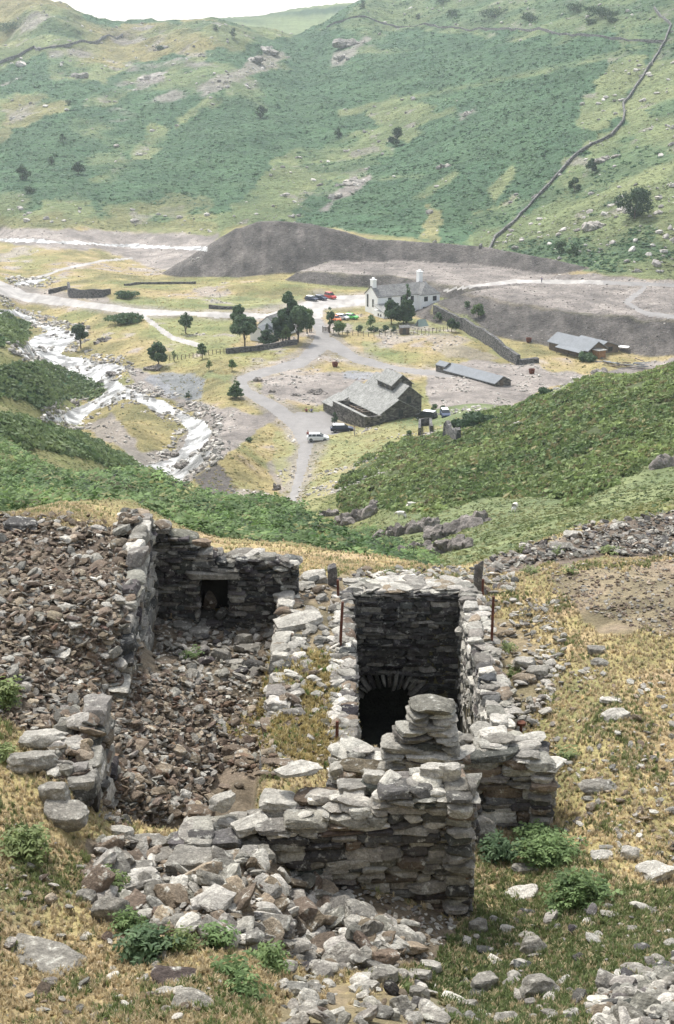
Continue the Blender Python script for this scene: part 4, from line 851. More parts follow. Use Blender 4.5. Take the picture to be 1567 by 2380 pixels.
boxes('roof_timber', [(x, x+.22, -3.15, -.1, .55, .75) for x in (-8.0,-6.6,-5.2,-3.8)] + [(-9, -3, -1.9, -1.7, .76, .9)], M['timber'], ml)
V = [(-17.2,-3.9,-.2),(-12.7,-3.9,-.2),(-12.7,-.1,1.3),(-17.2,-.1,1.3),(-17.2,-3.9,-.05),(-12.7,-3.9,-.05),(-12.7,-.1,1.45),(-17.2,-.1,1.45)]
part('roof', V, [(3,2,1,0),(4,5,6,7),(0,1,5,4),(2,3,7,6),(1,2,6,5),(3,0,4,7)], M['palslate'], ml, label='small lean-to roof at the far end')
boxes('wall', [(-17,-12.8,-3.6,-3.2,-4,-.25),(-17,-16.6,-3.2,-.1,-4,-.25)], M['masonry'], ml, label='wall under the small lean-to')
# ---------------------------------------------------------------- cottage among the trees
p = gp(600, 783)
ct = empty('cottage', p, 'small white cottage with a pale grey roof half hidden by trees', 'cottage', rz=math.radians(62))
gable_block(ct, 0, 12, -5.5, 0, 2.9, 2.9, -2.75, 5.2, M['white'], M['slate'], rlabel='pale grey roof')
gable_block(ct, -4.5, -.02, -5.0, -.5, 1.9, 1.9, -2.75, 3.4, M['white'], M['sheet'])
window(ct, 3, 1.3, .9, .9, y=-5.5); window(ct, 7, 1.3, .9, .9, y=-5.5); boxes('chimney', [(11.2,12.1,-3.2,-2.3,3.9,5.3)], M['white'], ct)
# ---------------------------------------------------------------- long low slate shed
p = gp(1150, 898); 
ls = empty('long_shed', p, 'long low shed with an unbroken grey slate roof sunk into the gravel', 'shed', rz=math.atan2(-.80, .60))
gable_block(ls, -16, 0, 0, 4.6, .55, .55, 2.3, 1.75, M['masonry'], M['sheet'], zb=-2, ov=.2)
boxes('door', [(.004,.06,1.5,2.4,-.6,1.0)], M['timber'], ls)
gable_block(ls, -19, -16.02, .2, 2.6, 1.2, 1.2, 1.4, 1.9, M['masonry'], M['sheet'], zb=-2, ov=.1, wlabel='squat end walls')
# ---------------------------------------------------------------- workshop shed
p = gp(1366, 834)
ws = empty('workshop_shed', p, 'ramshackle timber workshop with a wide grey sheet roof and a little porch', 'shed', rz=math.radians(-56))
gable_block(ws, -13, 0, 0, 5.6, 1.9, 2.0, 2.8, 3.6, M['timber'], M['sheet'], ov=.4)
gable_block(ws, -9.5, -1.2, 5.62, 10.8, 2.3, 1.6, 7.0, 2.9, M['timber'], M['sheet'], ov=.3, rlabel='lower roof of the side bay')
boxes('porch', [(.02, 2.2, 1.2, 3.4, -1, 2.0)], M['wood2'], ws, label='brown boarded porch')
boxes('porch_roof', [(.03, 2.5, 1.0, 3.6, 2.01, 2.12)], M['palslate'], ws)
boxes('door', [(.004,.06,3.9,4.8,0,1.8)], M['frame'], ws); window(ws, 8.2, 1.1, 1.2, .9, x=-1.2, sgn=1)
boxes('lean_to_post', [(-8.9,-8.75,-1.4,-1.25,-1,1.3),(-5.4,-5.25,-1.4,-1.25,-1,1.3),(-1.2,-1.05,-1.4,-1.25,-1,1.3)], M['timber'], ws)
part('lean_to_roof', [(-9.2,-1.7,1.31),(-.8,-1.7,1.31),(-.8,-.42,1.75),(-9.2,-.42,1.75),(-9.2,-1.7,1.38),(-.8,-1.7,1.38),(-.8,-.42,1.82),(-9.2,-.42,1.82)], [(3,2,1,0),(4,5,6,7),(0,1,5,4),(2,3,7,6),(1,2,6,5),(3,0,4,7)], M['sheet'], ws)
# ---------------------------------------------------------------- small hut, notice hut
def hut(u, v, w_, d, h, rz, wm, rm, name, label, cat):
    r_ = empty(name, gp(u, v), label, cat, rz=rz); gable_block(r_, 0, w_, 0, d, h, h*.8, d*.4, h*1.25, wm, rm, ov=.15, th=.08, zb=-.5)
    boxes('door', [(w_*.3, w_*.65, -.05, -.004, 0, h*.85)], M['frame'], r_); return r_
hut(930, 778, 2.3, 2.2, 1.7, .1, M['timber'], M['slate'], 'garden_hut', 'small grey timber hut with a pitched roof at the field fence', 'hut')
# tent
t = empty('tent', gp(975, 760), 'grey-green ridge tent pitched on the lawn beside the white house', 'tent', rz=.5)
part('canopy', [(0,0,0),(2.8,0,0),(2.8,2.4,0),(0,2.4,0),(.3,1.2,1.7),(2.5,1.2,1.6)], [(0,1,5,4),(2,3,4,5),(0,4,3),(1,2,5)], M['canvas'], t)
part('door_flap', [(-.02,.8,0.05),(-.02,1.6,.05),(.26,1.2,1.55)], [(0,1,2)], M['frame'], t)
# ---------------------------------------------------------------- vehicles
def paintm(n_, c_): return mat('car_paint_' + n_, col=c_, rough=.3, scales=(), bump=0, spec=.5)
CARM = {'white': paintm('white', (.80,.80,.78)), 'navy': paintm('navy', (.015,.02,.05)), 'red': paintm('red', (.50,.04,.025)), 'green': paintm('green', (.12,.55,.10)), 'orange': paintm('orange', (.75,.20,.06)), 'blue': paintm('blue', (.03,.05,.10)), 'dark': paintm('dark', (.02,.02,.022))}
def loft(sections, caps_=True):
    """sections: list of rings of the same length"""
    V = [p_ for s_ in sections for p_ in s_]; k_ = len(sections[0]); Fc = []
    for i in range(len(sections)-1):
        for j in range(k_): Fc.append((i*k_+j, i*k_+(j+1) % k_, (i+1)*k_+(j+1) % k_, (i+1)*k_+j))
    if caps_: Fc += [tuple(range(k_))[::-1], tuple((len(sections)-1)*k_ + j for j in range(k_))]
    return V, Fc
def car(u, v, rz, body, label, L=3.9, Wd=1.6, Hh=1.4, estate=False, roofc=None, tall=False):
    r_ = empty('parked_car', gp(u, v), label, 'car', 'cars parked in the valley', rz=rz); r_.location.z += .02; w2 = Wd/2; k = L/3.9
    xs = [(-1.93,.42,.70,.92),(-1.85,.28,.86,.97),(-1.3,.25,.92,1),(0,.24,.92,1),(1.0,.25,.88,1),(1.55,.27,.78,.98),(1.88,.30,.66,.93),(1.93,.42,.56,.90)]
    if tall: xs = [(a, b, c*1.12, d) for a, b, c, d in xs]
    secs = [[(x*k, -w2*q, z0), (x*k, w2*q, z0), (x*k, w2*q*1.0, z1*.8), (x*k, w2*q*.94, z1), (x*k, -w2*q*.94, z1), (x*k, -w2*q, z1*.8)] for x, z0, z1, q in xs]
    V, Fc = loft(secs); part('body', V, Fc, CARM[body], r_)
    rear = -1.85 if (estate or tall) else -1.7; zr_ = Hh; bl = xs[3][2]
    roof = [(rear+.22, w2*.74), (.35, w2*.74)]; base_ = [(rear, w2*.9), (1.02, w2*.9)]
    V = [(base_[0][0]*k,-base_[0][1],bl-.01),(base_[1][0]*k,-base_[1][1],bl-.01),(base_[1][0]*k,base_[1][1],bl-.01),(base_[0][0]*k,base_[0][1],bl-.01),
         (roof[0][0]*k,-roof[0][1],zr_-.05),(roof[1][0]*k,-roof[1][1],zr_-.05),(roof[1][0]*k,roof[1][1],zr_-.05),(roof[0][0]*k,roof[0][1],zr_-.05)]
    part('windows', V, [(0,1,5,4),(1,2,6,5),(2,3,7,6),(3,0,4,7),(4,5,6,7)], M['glass'], r_)
    V = [((roof[0][0]-.04)*k,-roof[0][1]-.03,zr_-.06),((roof[1][0]+.04)*k,-roof[0][1]-.03,zr_-.06),((roof[1][0]+.04)*k,roof[0][1]+.03,zr_-.06),((roof[0][0]-.04)*k,roof[0][1]+.03,zr_-.06),
         ((roof[0][0]+.1)*k,-roof[0][1]+.08,zr_),((roof[1][0]-.1)*k,-roof[0][1]+.08,zr_),((roof[1][0]-.1)*k,roof[0][1]-.08,zr_),((roof[0][0]+.1)*k,roof[0][1]-.08,zr_)]
    Fr = [(0,1,5,4),(1,2,6,5),(2,3,7,6),(3,0,4,7),(4,5,6,7),(3,2,1,0)]
    part('roof', V, Fr, CARM[roofc or body], r_)
    L_ = []
    for sx_ in (-1, 1):
        for (xa, xb, xc, xd) in ((-.35,-.28,-.30,-.24),(rear+.62,rear+.70,rear+.66,rear+.74),(.95,1.03,.30,.38)):
            L_.append([(xa*k, sx_*w2*.905, bl-.01), (xb*k, sx_*w2*.905, bl-.01), (xd*k, sx_*w2*.76, zr_-.05), (xc*k, sx_*w2*.76, zr_-.05)])
    V, Fc = [], []
    for q in L_:
        i0 = len(V); V += q + [(a, b*.985, c) for a, b, c in q]; Fc += [(i0,i0+1,i0+2,i0+3),(i0+7,i0+6,i0+5,i0+4),(i0,i0+4,i0+5,i0+1),(i0+2,i0+6,i0+7,i0+3),(i0+1,i0+5,i0+6,i0+2),(i0+3,i0+7,i0+4,i0)]
    part('door_pillars', V, Fc, CARM[body], r_)
    for x in (-1.2*k, 1.22*k):
        for s_ in (-1, 1):
            V = [(x + .30*math.cos(t)*q, s_*(w2 - .17*(1-e)) + (s_*.012), .30 + .30*math.sin(t)*q) for e, q in ((0,1),(1,1)) for t in [i*math.pi/8 for i in range(16)]]
            Fc = [(i, (i+1) % 16, 16+(i+1) % 16, 16+i) for i in range(16)] + [tuple(range(16)), tuple(range(16, 32))]
            wl = part('wheel', V, Fc, M['tyre'], r_)
            part('rim', [(x + .17*math.cos(t), s_*(w2+.016), .30 + .17*math.sin(t)) for t in [i*math.pi/5 for i in range(10)]], [tuple(range(10))], M['sheet'], wl)
    for s_ in (-1, 1): boxes('headlight', [(1.90*k, 1.955*k, s_*w2*.62-.12, s_*w2*.62+.12, .50, .62)], M['sheet'], r_)
    return r_
car(739, 1024, .02, 'white', 'white hatchback parked at the edge of the grass below the mill', L=4.0)
car(795, 1003, .06, 'navy', 'long dark car with a pale roof parked beside the mill yard wall', L=4.3, roofc='white', estate=False)
car(990, 975, math.radians(150), 'dark', 'dark vehicle with a white top at the right corner of the mill', L=4.2, roofc='white', tall=True, Hh=1.8)
car(1035, 968, math.radians(-85), 'blue', 'small pale-roofed car out on the gravel right of the mill', L=3.6, roofc='white')
car(724, 699, math.radians(-38), 'navy', 'dark car, leftmost of the three parked on the grass', L=3.9, roofc='white')
car(746, 697, math.radians(-38), 'navy', 'dark blue car between another dark car and the red one', L=3.9)
car(768, 694, math.radians(-50), 'red', 'red van-like car at the end of the row on the grass', L=3.9, tall=True, Hh=1.8)
car(795, 742, math.radians(-32), 'white', 'white car parked behind the little trees near the gate', L=3.9)
car(817, 741, math.radians(-32), 'green', 'bright green car parked beside the white one', L=3.8)
car(781, 746, math.radians(-60), 'orange', 'orange car half hidden by the slim tree at the gate', L=3.5)
# ---------------------------------------------------------------- rusty tubs
for (u, v, lab) in [(779,852,'rusty tub standing alone by the fork of the tracks'),(1150,881,'rusty tub just behind the long low shed'),(1236,868,'rusty tub on open gravel between the two sheds'),(1229,795,'rusty tub below the spoil slope')]:
    b = Bag(); p = gp(u, v)
    prof_ = [(.50,0),(.62,.35),(.66,.9),(.72,1.0),(.60,1.0),(.55,.9),(.50,.3)]; V = []; Fc = []
    for (r_, z) in prof_: V += [(r_*math.cos(t), r_*math.sin(t), z) for t in [i*math.pi/8 for i in range(16)]]
    for a in range(len(prof_)-1): Fc += [(a*16+i, a*16+(i+1) % 16, a*16+16+(i+1) % 16, a*16+16+i) for i in range(16)]
    Fc += [tuple(range(16))[::-1], tuple(range(96, 112))]
    o = part('iron_tub', V, Fc, M['tub'], None); o.location = p; set_props(o, lab, 'tub', 'rusty tubs on the gravel')
# ---------------------------------------------------------------- drystone walls across the land
def stone_wall(line, h, th, name, label, cat='wall', y0=150, y1=1150, step=2.5, rough=.12, mt='drystone', top=None):
    P0 = [gp(u, v, y0, y1) for u, v in line]; pts_ = []
    for a, b_ in zip(P0[:-1], P0[1:]):
        n_ = max(1, int((b_-a).xy.length/step))
        for i in range(n_): t = i/n_; pts_.append((a.x*(1-t)+b_.x*t, a.y*(1-t)+b_.y*t))
    pts_.append((P0[-1].x, P0[-1].y)); pts_ = np.array(pts_); zg = Zg(pts_[:,0], pts_[:,1]); n_ = len(pts_)
    if top is not None: hh = np.interp(np.linspace(0, 1, n_), [q[0] for q in top], [q[1] for q in top])
    else: hh = np.full(n_, h)
    V = []; 
    for i in range(n_):
        d = pts_[min(i+1, n_-1)] - pts_[max(i-1, 0)]; d /= np.hypot(*d); N_ = np.array([d[1], -d[0]]); e = rng.normal(0, rough)
        for s_, z in ((th*.6, -1.0), (th*.45, hh[i]+e), (-th*.45, hh[i]+e), (-th*.6, -1.0)):
            q = pts_[i] + N_*s_; V.append((q[0], q[1], zg[i] + z))
    Fc = [(i*4+j, i*4+j+1, i*4+j+5, i*4+j+4) for i in range(n_-1) for j in range(3)] + [(0,1,2,3), (n_*4-1, n_*4-2, n_*4-3, n_*4-4)]
    o = part(name, V, Fc, M[mt], None); set_props(o, label, cat); return o
stone_wall([(526,822),(565,818),(620,812),(690,800)], 1.2, .6, 'boundary_wall', 'dark stone wall curving below the cottage and its trees', rough=.05)
stone_wall([(1010,728),(1080,768),(1150,812),(1205,848)], 2.6, .9, 'retaining_wall', 'long grey retaining wall falling from the white house toward the gravel', rough=.1, top=[(0,2.0),(.3,3.0),(.8,3.0),(1,2.2)])
stone_wall([(1205,848),(1250,842)], .8, 1.4, 'wall_stub', 'low broken end beyond the long retaining wall', rough=.2)
stone_wall([(113,683),(160,672)], 1.3, .6, 'wall_fragment', 'short dark wall fragment left of the curved ruin', rough=.08)
stone_wall([(160,682),(163,690),(185,692),(215,692),(240,690),(256,682)], 2.8, .7, 'curved_ruin', 'dark curved ruin wall standing beside the main track', 'ruin', rough=.12, top=[(0,3.2),(.1,3.0),(.5,2.2),(.6,2.6),(.85,2.4),(1,1.4)])
stone_wall([(290,664),(330,660),(400,660),(455,660)], .7, .6, 'tumbled_wall', 'long low tumbled wall on the grass beyond the curved ruin', rough=.15)
stone_wall([(486,717),(520,719),(560,718)], .8, .6, 'tumbled_wall', 'low tumbled wall above the main track left of the trees', rough=.2)
stone_wall([(975,1012),(976,990),(1000,988),(1003,1006)], 1.3, .5, 'stone_pen', 'small square stone pen below the mill', 'ruin', y0=120, rough=.08, step=1)
stone_wall([(1034,1018),(1040,1016),(1066,1020)], 1.5, .7, 'broken_hut_wall', 'broken hut wall with an upright gate stump among bracken below the mill', 'ruin', y0=120, rough=.2, top=[(0,2.6),(.2,2.6),(.3,1.4),(1,1.3)], step=.8)
stone_wall([(1115,578),(1150,555),(1200,512),(1245,462),(1290,415),(1330,370),(1375,338),(1420,318),(1448,285),(1452,262),(1448,245),(1480,200),(1510,155),(1545,100),(1560,60),(1520,20)], 1.2, .65, 'hill_wall', 'drystone wall climbing the right side of the far hillside', y0=380, rough=.2, mt='farwall', step=4)
stone_wall([(760,66),(900,58),(1000,60),(1150,70),(1300,82),(1420,92),(1545,100)], 1.1, .65, 'hill_wall', 'drystone wall running level across the top of the far hillside', y0=380, rough=.2, mt='farwall', step=6)
stone_wall([(-60,165),(0,148),(80,112),(90,118),(150,110),(230,98),(285,82)], 1.5, .9, 'hill_wall', 'drystone wall on the craggy hill at top left', y0=380, rough=.2, mt='farwall', step=6)
# ---------------------------------------------------------------- field fence of posts
def fence(line, n_, h, name, label):
    P0 = [gp(u, v) for u, v in line]; r_ = empty(name, P0[0], label, 'fence'); L = np.r_[0, np.cumsum([(b_-a).xy.length for a, b_ in zip(P0[:-1], P0[1:])])]
    x = np.interp(np.linspace(0, L[-1], n_), L, [q.x for q in P0]); y = np.interp(np.linspace(0, L[-1], n_), L, [q.y for q in P0]); z = Zg(x, y)
    for i in range(n_):
        q = (x[i]-P0[0].x, y[i]-P0[0].y, z[i]-P0[0].z); boxes('post', [(q[0]-.07, q[0]+.07, q[1]-.07, q[1]+.07, q[2]-.3, q[2]+h*rng.uniform(.85,1.1))], M['timber'], r_)
    for k_ in (.45, .8):
        b = Bag(); tube(b, [(x[i]-P0[0].x, y[i]-P0[0].y, z[i]-P0[0].z + h*k_) for i in range(n_)], .02, (.1,.09,.08), seg=4); o = b.make('wire', M['rust']); o.parent = r_
fence([(765,772),(800,778),(880,782),(960,778),(1040,768)], 26, 1.3, 'field_fence', 'post and wire fence along the lawn in front of the white house')
fence([(395,838),(440,832),(530,822)], 16, 1.2, 'field_fence', 'post and wire fence running left from the cottage wall')
# wooden gates by the track
for u, v, lab in ((757,772,'dark wooden gate at the right of the track entrance'),(722,772,'dark wooden gate at the left of the track entrance')):
    g = empty('gate', gp(u, v), lab, 'gate', rz=.2 if u > 740 else 1.2)
    boxes('post', [(-.8,-.65,-.08,.08,-.3,1.6)], M['timber'], g); boxes('post', [(.65,.8,-.08,.08,-.3,1.6)], M['timber'], g)
    boxes('gate_leaf', [(-.63,.63,-.04,.04,.2+i*.3,.38+i*.3) for i in range(4)] + [(-.05,.05,-.06,-.042,.2,1.3)], M['timber'], g)
# ---------------------------------------------------------------- timber pile and benches beside the workshop
tp = empty('timber_pile', gp(1445, 850), 'untidy stack of planks and scrap beside the workshop shed', 'pile')
for i in range(22):
    L_ = rng.uniform(1.2, 4.2); a = rng.normal(-.15, .35); x, y, z = rng.uniform(-4, 4.5), rng.uniform(-2.0, 2.2), .1 + (i // 5)*.2
    o = boxes('plank', [(-L_/2, L_/2, -.22, .22, -.06, .06)], M[['timber','sheet','wood2','palslate'][int(rng.choice(4, p=[.45,.25,.12,.18]))]], tp); o.location = (x, y, z); o.rotation_euler = (rng.normal(0,.08), rng.normal(0,.08), a)
sh = empty('roof_sheet_panel', gp(1448, 815), 'pale cream sheet propped beside the workshop roof', 'panel', rz=-.4)
boxes('panel', [(-1.3,1.3,-1.0,1.0,.9,1.0)], M['white'], sh); boxes('prop', [(-1.1,-.95,-.1,.1,-.3,.89),(.95,1.1,-.1,.1,-.3,.89)], M['timber'], sh)
# ---------------------------------------------------------------- people, sheep
M['skin'] = mat('skin', col=(.45,.28,.2), scales=(), bump=0); 
def clothm(n_, c_): return mat('cloth_' + n_, col=c_, scales=(), bump=0)
def skinned(name, verts, edges, radii, m, root=None, loc=(0,0,0), rz=0):
    me = bpy.data.meshes.new(name); me.from_pydata(verts, edges, []); o = bpy.data.objects.new(name, me); COL.objects.link(o)
    sm = o.modifiers.new('s', 'SKIN'); 
    for i, r_ in enumerate(radii): me.skin_vertices[0].data[i].radius = (r_, r_)
    me.skin_vertices[0].data[0].use_root = True; s2 = o.modifiers.new('d', 'SUBSURF'); s2.levels = 1; s2.render_levels = 1
    dg = bpy.context.evaluated_depsgraph_get(); dg.update(); me2 = bpy.data.meshes.new_from_object(o.evaluated_get(dg)); o.modifiers.clear(); o.data = me2; me2.materials.clear(); me2.materials.append(m); me2.shade_smooth()
    if root: o.parent = root
    else: o.location = loc; o.rotation_euler = (0, 0, rz)
    return o
def person(u, v, rz, top, legs, label, pose='stand'):
    r_ = empty('person', gp(u, v), label, 'person', rz=rz)
    if pose == 'stand':
        Vb = [(0,0,.92),(0,0,1.15),(0,0,1.40),(0,0,1.50),(0,0.01,1.64),(0,0,1.74),(.19,0,1.40),(.26,.02,1.15),(.27,.10,.92),(-.19,0,1.40),(-.26,.02,1.15),(-.25,.12,.93),(.10,0,.88),(.11,.03,.48),(.12,-.02,.06),(.12,.14,.03),(-.10,0,.88),(-.12,-.03,.48),(-.13,-.08,.06),(-.13,.08,.03)]
        hip = .92
    else:
        Vb = [(0,0,.12),(0,-.06,.35),(0,-.1,.58),(0,-.08,.66),(0,-.06,.78),(0,-.06,.88),(.19,-.1,.58),(.25,-.2,.35),(.24,-.3,.08),(-.19,-.1,.58),(-.25,0,.4),(-.18,.2,.38),(.10,.05,.12),(.12,.42,.40),(.12,.72,.08),(.12,.84,.06),(-.10,.05,.12),(-.12,.42,.30),(-.12,.78,.08),(-.12,.9,.06)]
    E = [(0,1),(1,2),(2,3),(3,4),(4,5),(2,6),(6,7),(7,8),(2,9),(9,10),(10,11),(0,12),(12,13),(13,14),(14,15),(0,16),(16,17),(17,18),(18,19)]
    rad = [.13,.12,.12,.055,.095,.06,.06,.045,.035,.06,.045,.035,.085,.06,.04,.035,.085,.06,.04,.035]
    skinned('body', Vb, E, rad, M['skin'], r_)
    skinned('shirt', [Vb[i] for i in (0,1,2,6,7,9,10)], [(0,1),(1,2),(2,3),(3,4),(2,5),(5,6)], [.145,.145,.14,.075,.06,.075,.06], clothm('shirt', top), r_)
    skinned('trousers', [Vb[i] for i in (0,12,13,14,16,17,18)], [(0,1),(1,2),(2,3),(0,4),(4,5),(5,6)], [.14,.1,.075,.06,.1,.075,.06], clothm('trousers', legs), r_)
    h_ = Vb[4]; b = Bag(); v_, f_ = ICO[2]; b.add(v_*np.array([.105,.105,.08]) + np.array([h_[0], h_[1]-.02, h_[2]+.07]), f_, np.array([.06,.04,.03])); o = b.make('hair', M['stone']); o.parent = r_
person(716, 1022, .5, (.35,.10,.10), (.06,.07,.12), 'person in dark red standing at the tail of the white hatchback')
person(824, 1012, 1.0, (.62,.58,.52), (.45,.42,.38), 'person in pale clothes standing at the front of the long dark car')
person(1259, 657, 0.3, (.30,.28,.42), (.08,.08,.12), 'lone walker on the upper track across the spoil')
person(712, 957, 0, (.45,.12,.10), (.08,.09,.16), 'seated person in red resting on the grass by the track', 'sit')
person(724, 957, .6, (.20,.22,.45), (.3,.3,.3), 'seated person in blue resting on the grass by the track', 'sit')
M['wool'] = mat('wool', col=(.68,.64,.55), scales=(8,), var=.12, bump=.5, bscale=12)
for u, v, rz, lab in ((952,1184,.3,'sheep grazing above the grey rock outcrop, upper of two'),(936,1206,2.6,'sheep standing on the outcrop ledge, lower of two'),(1196,1190,1.2,'distant white sheep alone on the smooth green slope')):
    Vb = [(0,0,.62),(.35,0,.64),(.58,0,.60),(-.35,0,.66),(.74,0,.62),(.92,0,.44),(1.02,0,.34)]; E = [(0,1),(1,2),(0,3),(2,4),(4,5),(5,6)]; rad = [.27,.26,.2,.25,.12,.09,.055]
    for lx in (.42, -.36):
        for s_ in (-1, 1):
            k_ = len(Vb); Vb += [(lx, s_*.14, .42), (lx + (.03 if lx > 0 else -.07), s_*.14, .22), (lx, s_*.14, .02)]; E += [(1 if lx > 0 else 3, k_), (k_, k_+1), (k_+1, k_+2)]; rad += [.08,.04,.035]
    o = skinned('sheep', Vb, E, rad, M['wool'], None, gp(u, v, 60), rz); set_props(o, lab, 'sheep', 'sheep on the slope')
# ================================================================ plants and scattered rock
def leafmat(name, tr=.35):
    m = bpy.data.materials.new(name); m.use_nodes = True; n = m.node_tree.nodes; l = m.node_tree.links; b = n['Principled BSDF']; b.inputs['Roughness'].default_value = .65; b.inputs['Specular IOR Level'].default_value = .25
    a = n.new('ShaderNodeAttribute'); a.attribute_name = 'Col'; l.new(a.outputs['Color'], b.inputs['Base Color'])
    t = n.new('ShaderNodeBsdfTranslucent'); l.new(a.outputs['Color'], t.inputs['Color']); mx = n.new('ShaderNodeMixShader'); mx.inputs[0].default_value = tr
    l.new(b.outputs[0], mx.inputs[1]); l.new(t.outputs[0], mx.inputs[2]); l.new(mx.outputs[0], n['Material Output'].inputs['Surface']); return m
M['leaf'] = leafmat('leaf'); M['grass'] = leafmat('dry_grass', .3); M['bark'] = mat('bark', col=(.10,.08,.06), scales=(4,), bump=.4)
def fern_t(r, nf=6, npair=4):
    V = []; Fc = []
    for i in range(nf):
        a = 6.283*(i + r.uniform(-.3,.3))/nf; rad = r.uniform(.7, 1.1); hh = r.uniform(.5, .9); ca, sa = math.cos(a), math.sin(a)
        for j in range(npair):
            t = (j + .6)/npair; x = rad*t; z = hh*math.sin(t*2.2)*.9; wv = .42*(1 - t*.75)
            for s_ in (-1, 1):
                p0 = np.array([x, 0, z]); p1 = np.array([x + .13, 0, z]); tip = np.array([x + .22, s_*wv, z - .12*r.random()]); t2 = np.array([x + .06, s_*wv*.9, z - .1*r.random()])
                k_ = len(V)
                for p_ in (p0, p1, tip, t2): V.append((p_[0]*ca - p_[1]*sa, p_[0]*sa + p_[1]*ca, p_[2]))
                Fc.append((k_, k_+1, k_+2, k_+3))
    return np.array(V), np.array(Fc)
def dome_t(r, n_=16, sz=.42, up=.6):
    V = []; Fc = []
    for i in range(n_):
        d = r.normal(0, 1, 3); d[2] = abs(d[2]); d /= np.linalg.norm(d); c_ = d*r.uniform(.45, 1.0); c_[2] *= up
        nrm = d + r.normal(0, .5, 3); nrm /= np.linalg.norm(nrm); a = np.cross(nrm, r.normal(0, 1, 3)); a /= np.linalg.norm(a); b_ = np.cross(nrm, a)
        s_ = sz*r.uniform(.6, 1.2); k_ = len(V); V += [c_ - a*s_ - b_*s_*.4, c_ + a*s_*.2 - b_*s_*.6, c_ + a*s_ + b_*s_*.3, c_ - a*s_*.2 + b_*s_*.6]; Fc.append((k_, k_+1, k_+2, k_+3))
    return np.array(V), np.array(Fc)
def tuft_t(r, nb=13, spread=.5, wd=.09):
    V = []; Fc = []
    for i in range(nb):
        a = r.uniform(0, 6.283); ln = r.uniform(.5, 1); le = r.uniform(.1, .9)*spread; x0, y0 = r.normal(0, .25, 2)*.6; dx, dy = math.cos(a)*le, math.sin(a)*le; px_, py_ = -math.sin(a)*wd, math.cos(a)*wd; k_ = len(V)
        V += [(x0-px_, y0-py_, -.1), (x0+px_, y0+py_, -.1), (x0+dx*.5+px_*.8, y0+dy*.5+py_*.8, ln*.65), (x0+dx*.5-px_*.8, y0+dy*.5-py_*.8, ln*.65), (x0+dx*1.3, y0+dy*1.3, ln), (x0+dx*1.3+px_*.2, y0+dy*1.3+py_*.2, ln)]
        Fc += [(k_, k_+1, k_+2, k_+3), (k_+3, k_+2, k_+5, k_+4)]
    return np.array(V), np.array(Fc)
rp = np.random.default_rng(5)
TF = [fern_t(rp) for _ in range(8)]; TD = [dome_t(rp) for _ in range(10)]; TD2 = [dome_t(rp, 9, .55, .5) for _ in range(10)]; TG = [tuft_t(rp, 10) for _ in range(12)]
def cover(name, label, T, mask, n_, size, cols, m, zs=1.0, sink=0.0, wmode='area', jitter=1.0, tilt=.15, kind='stuff', cv=.16):
    """scatter plants over the land where mask is high"""
    ii, jj = np.nonzero(mask > .35)
    if len(ii) == 0: return
    w_ = mask[ii, jj]/( (mask[ii, jj]).sum())
    k_ = rp.choice(len(ii), n_, p=w_); i, j = ii[k_], jj[k_]
    x = GX[i,j] + (rp.random(n_)-.5)*(cc[1]-cc[0])*(GY[i,j]+6)*jitter*2; y = GY[i,j] + (rp.random(n_)-.5)*(np.gradient(YR)[i])*jitter*2; z = Zg(x, y)
    s_ = size[0] + (size[1]-size[0])*rp.random(n_)
    c0 = np.array(cols); nn = np.clip(fbm(x*.12, y*.12, 7, 4)*1.6 + .5 + rp.normal(0, .18, n_), 0, 1)
    c_ = c0[0] + (c0[1]-c0[0])*nn[:,None]
    if len(c0) > 2: m3 = rp.random(n_) < .12; c_[m3] = c0[2]
    c_ = np.clip(c_*(1 + rp.normal(0, cv, (n_, 1))), .01, 1)
    b = Bag(); b.many(T, np.c_[x, y, z - sink*s_], np.c_[s_, s_, s_*zs], rotm(rp.normal(0,tilt,n_), rp.normal(0,tilt,n_), rp.uniform(0, 6.28, n_)), c_, r=rp)
    return set_props(b.make(name, m), label, name.replace('_', ' '), kind=kind)
VIS = (UU > -260) & (UU < 1830)
cover('bracken', 'green bracken covering the bank behind the ruin', TF, bank*VIS*sstep(fbm(GX*.35, GY*.35, 121, 4), -.28, -.02), 15000, (.35,.95), [(.05,.10,.03),(.19,.27,.09),(.22,.22,.09)], M['leaf'], zs=.9, tilt=.35, cv=.3)
cover('bracken', 'bracken over the slope at the right', TD, rightfern*VIS*(GY > 84)*sstep(fbm(GX*.22, GY*.22, 123, 4), -.30, .02), 22000, (.4,1.05), [(.09,.14,.045),(.23,.28,.10),(.22,.20,.09)], M['leaf'], zs=.9, sink=.1, cv=.28)
cover('bracken', 'dark bracken on the river banks at the left', TD, leftfern*VIS, 6000, (.7,1.3), [(.09,.14,.055),(.19,.24,.10)], M['leaf'], zs=.8, sink=.1)
hillbr = ((GY > 400) & (GY < 1150) & VIS)*(1 - np.clip(grass + dry + rk, 0, 1))*(1 - (valley > .2))*(SPOIL < .2)
cover('bracken', 'far bracken on the hillside', TD2, hillbr, 30000, (.8,2.0), [(.055,.118,.055),(.095,.165,.075)], M['leaf'], zs=.4, sink=.15, cv=.08)
cover('rough_grass', 'tussocks on the far hillside', TD2, ((GY > 400) & (GY < 1150) & VIS)*np.clip(grass, 0, 1)*(1 - (valley > .2))*(SPOIL < .2), 12000, (.5,1.2), [(.18,.22,.10),(.29,.30,.145),(.13,.18,.085)], M['leaf'], zs=.3, sink=.1, cv=.08)
gr_near = (GY > 8) & (GY < 40) & VIS
notst = np.clip(1 - screen_*1.3, 0, 1)*(1 - t1)*(1 - t3)
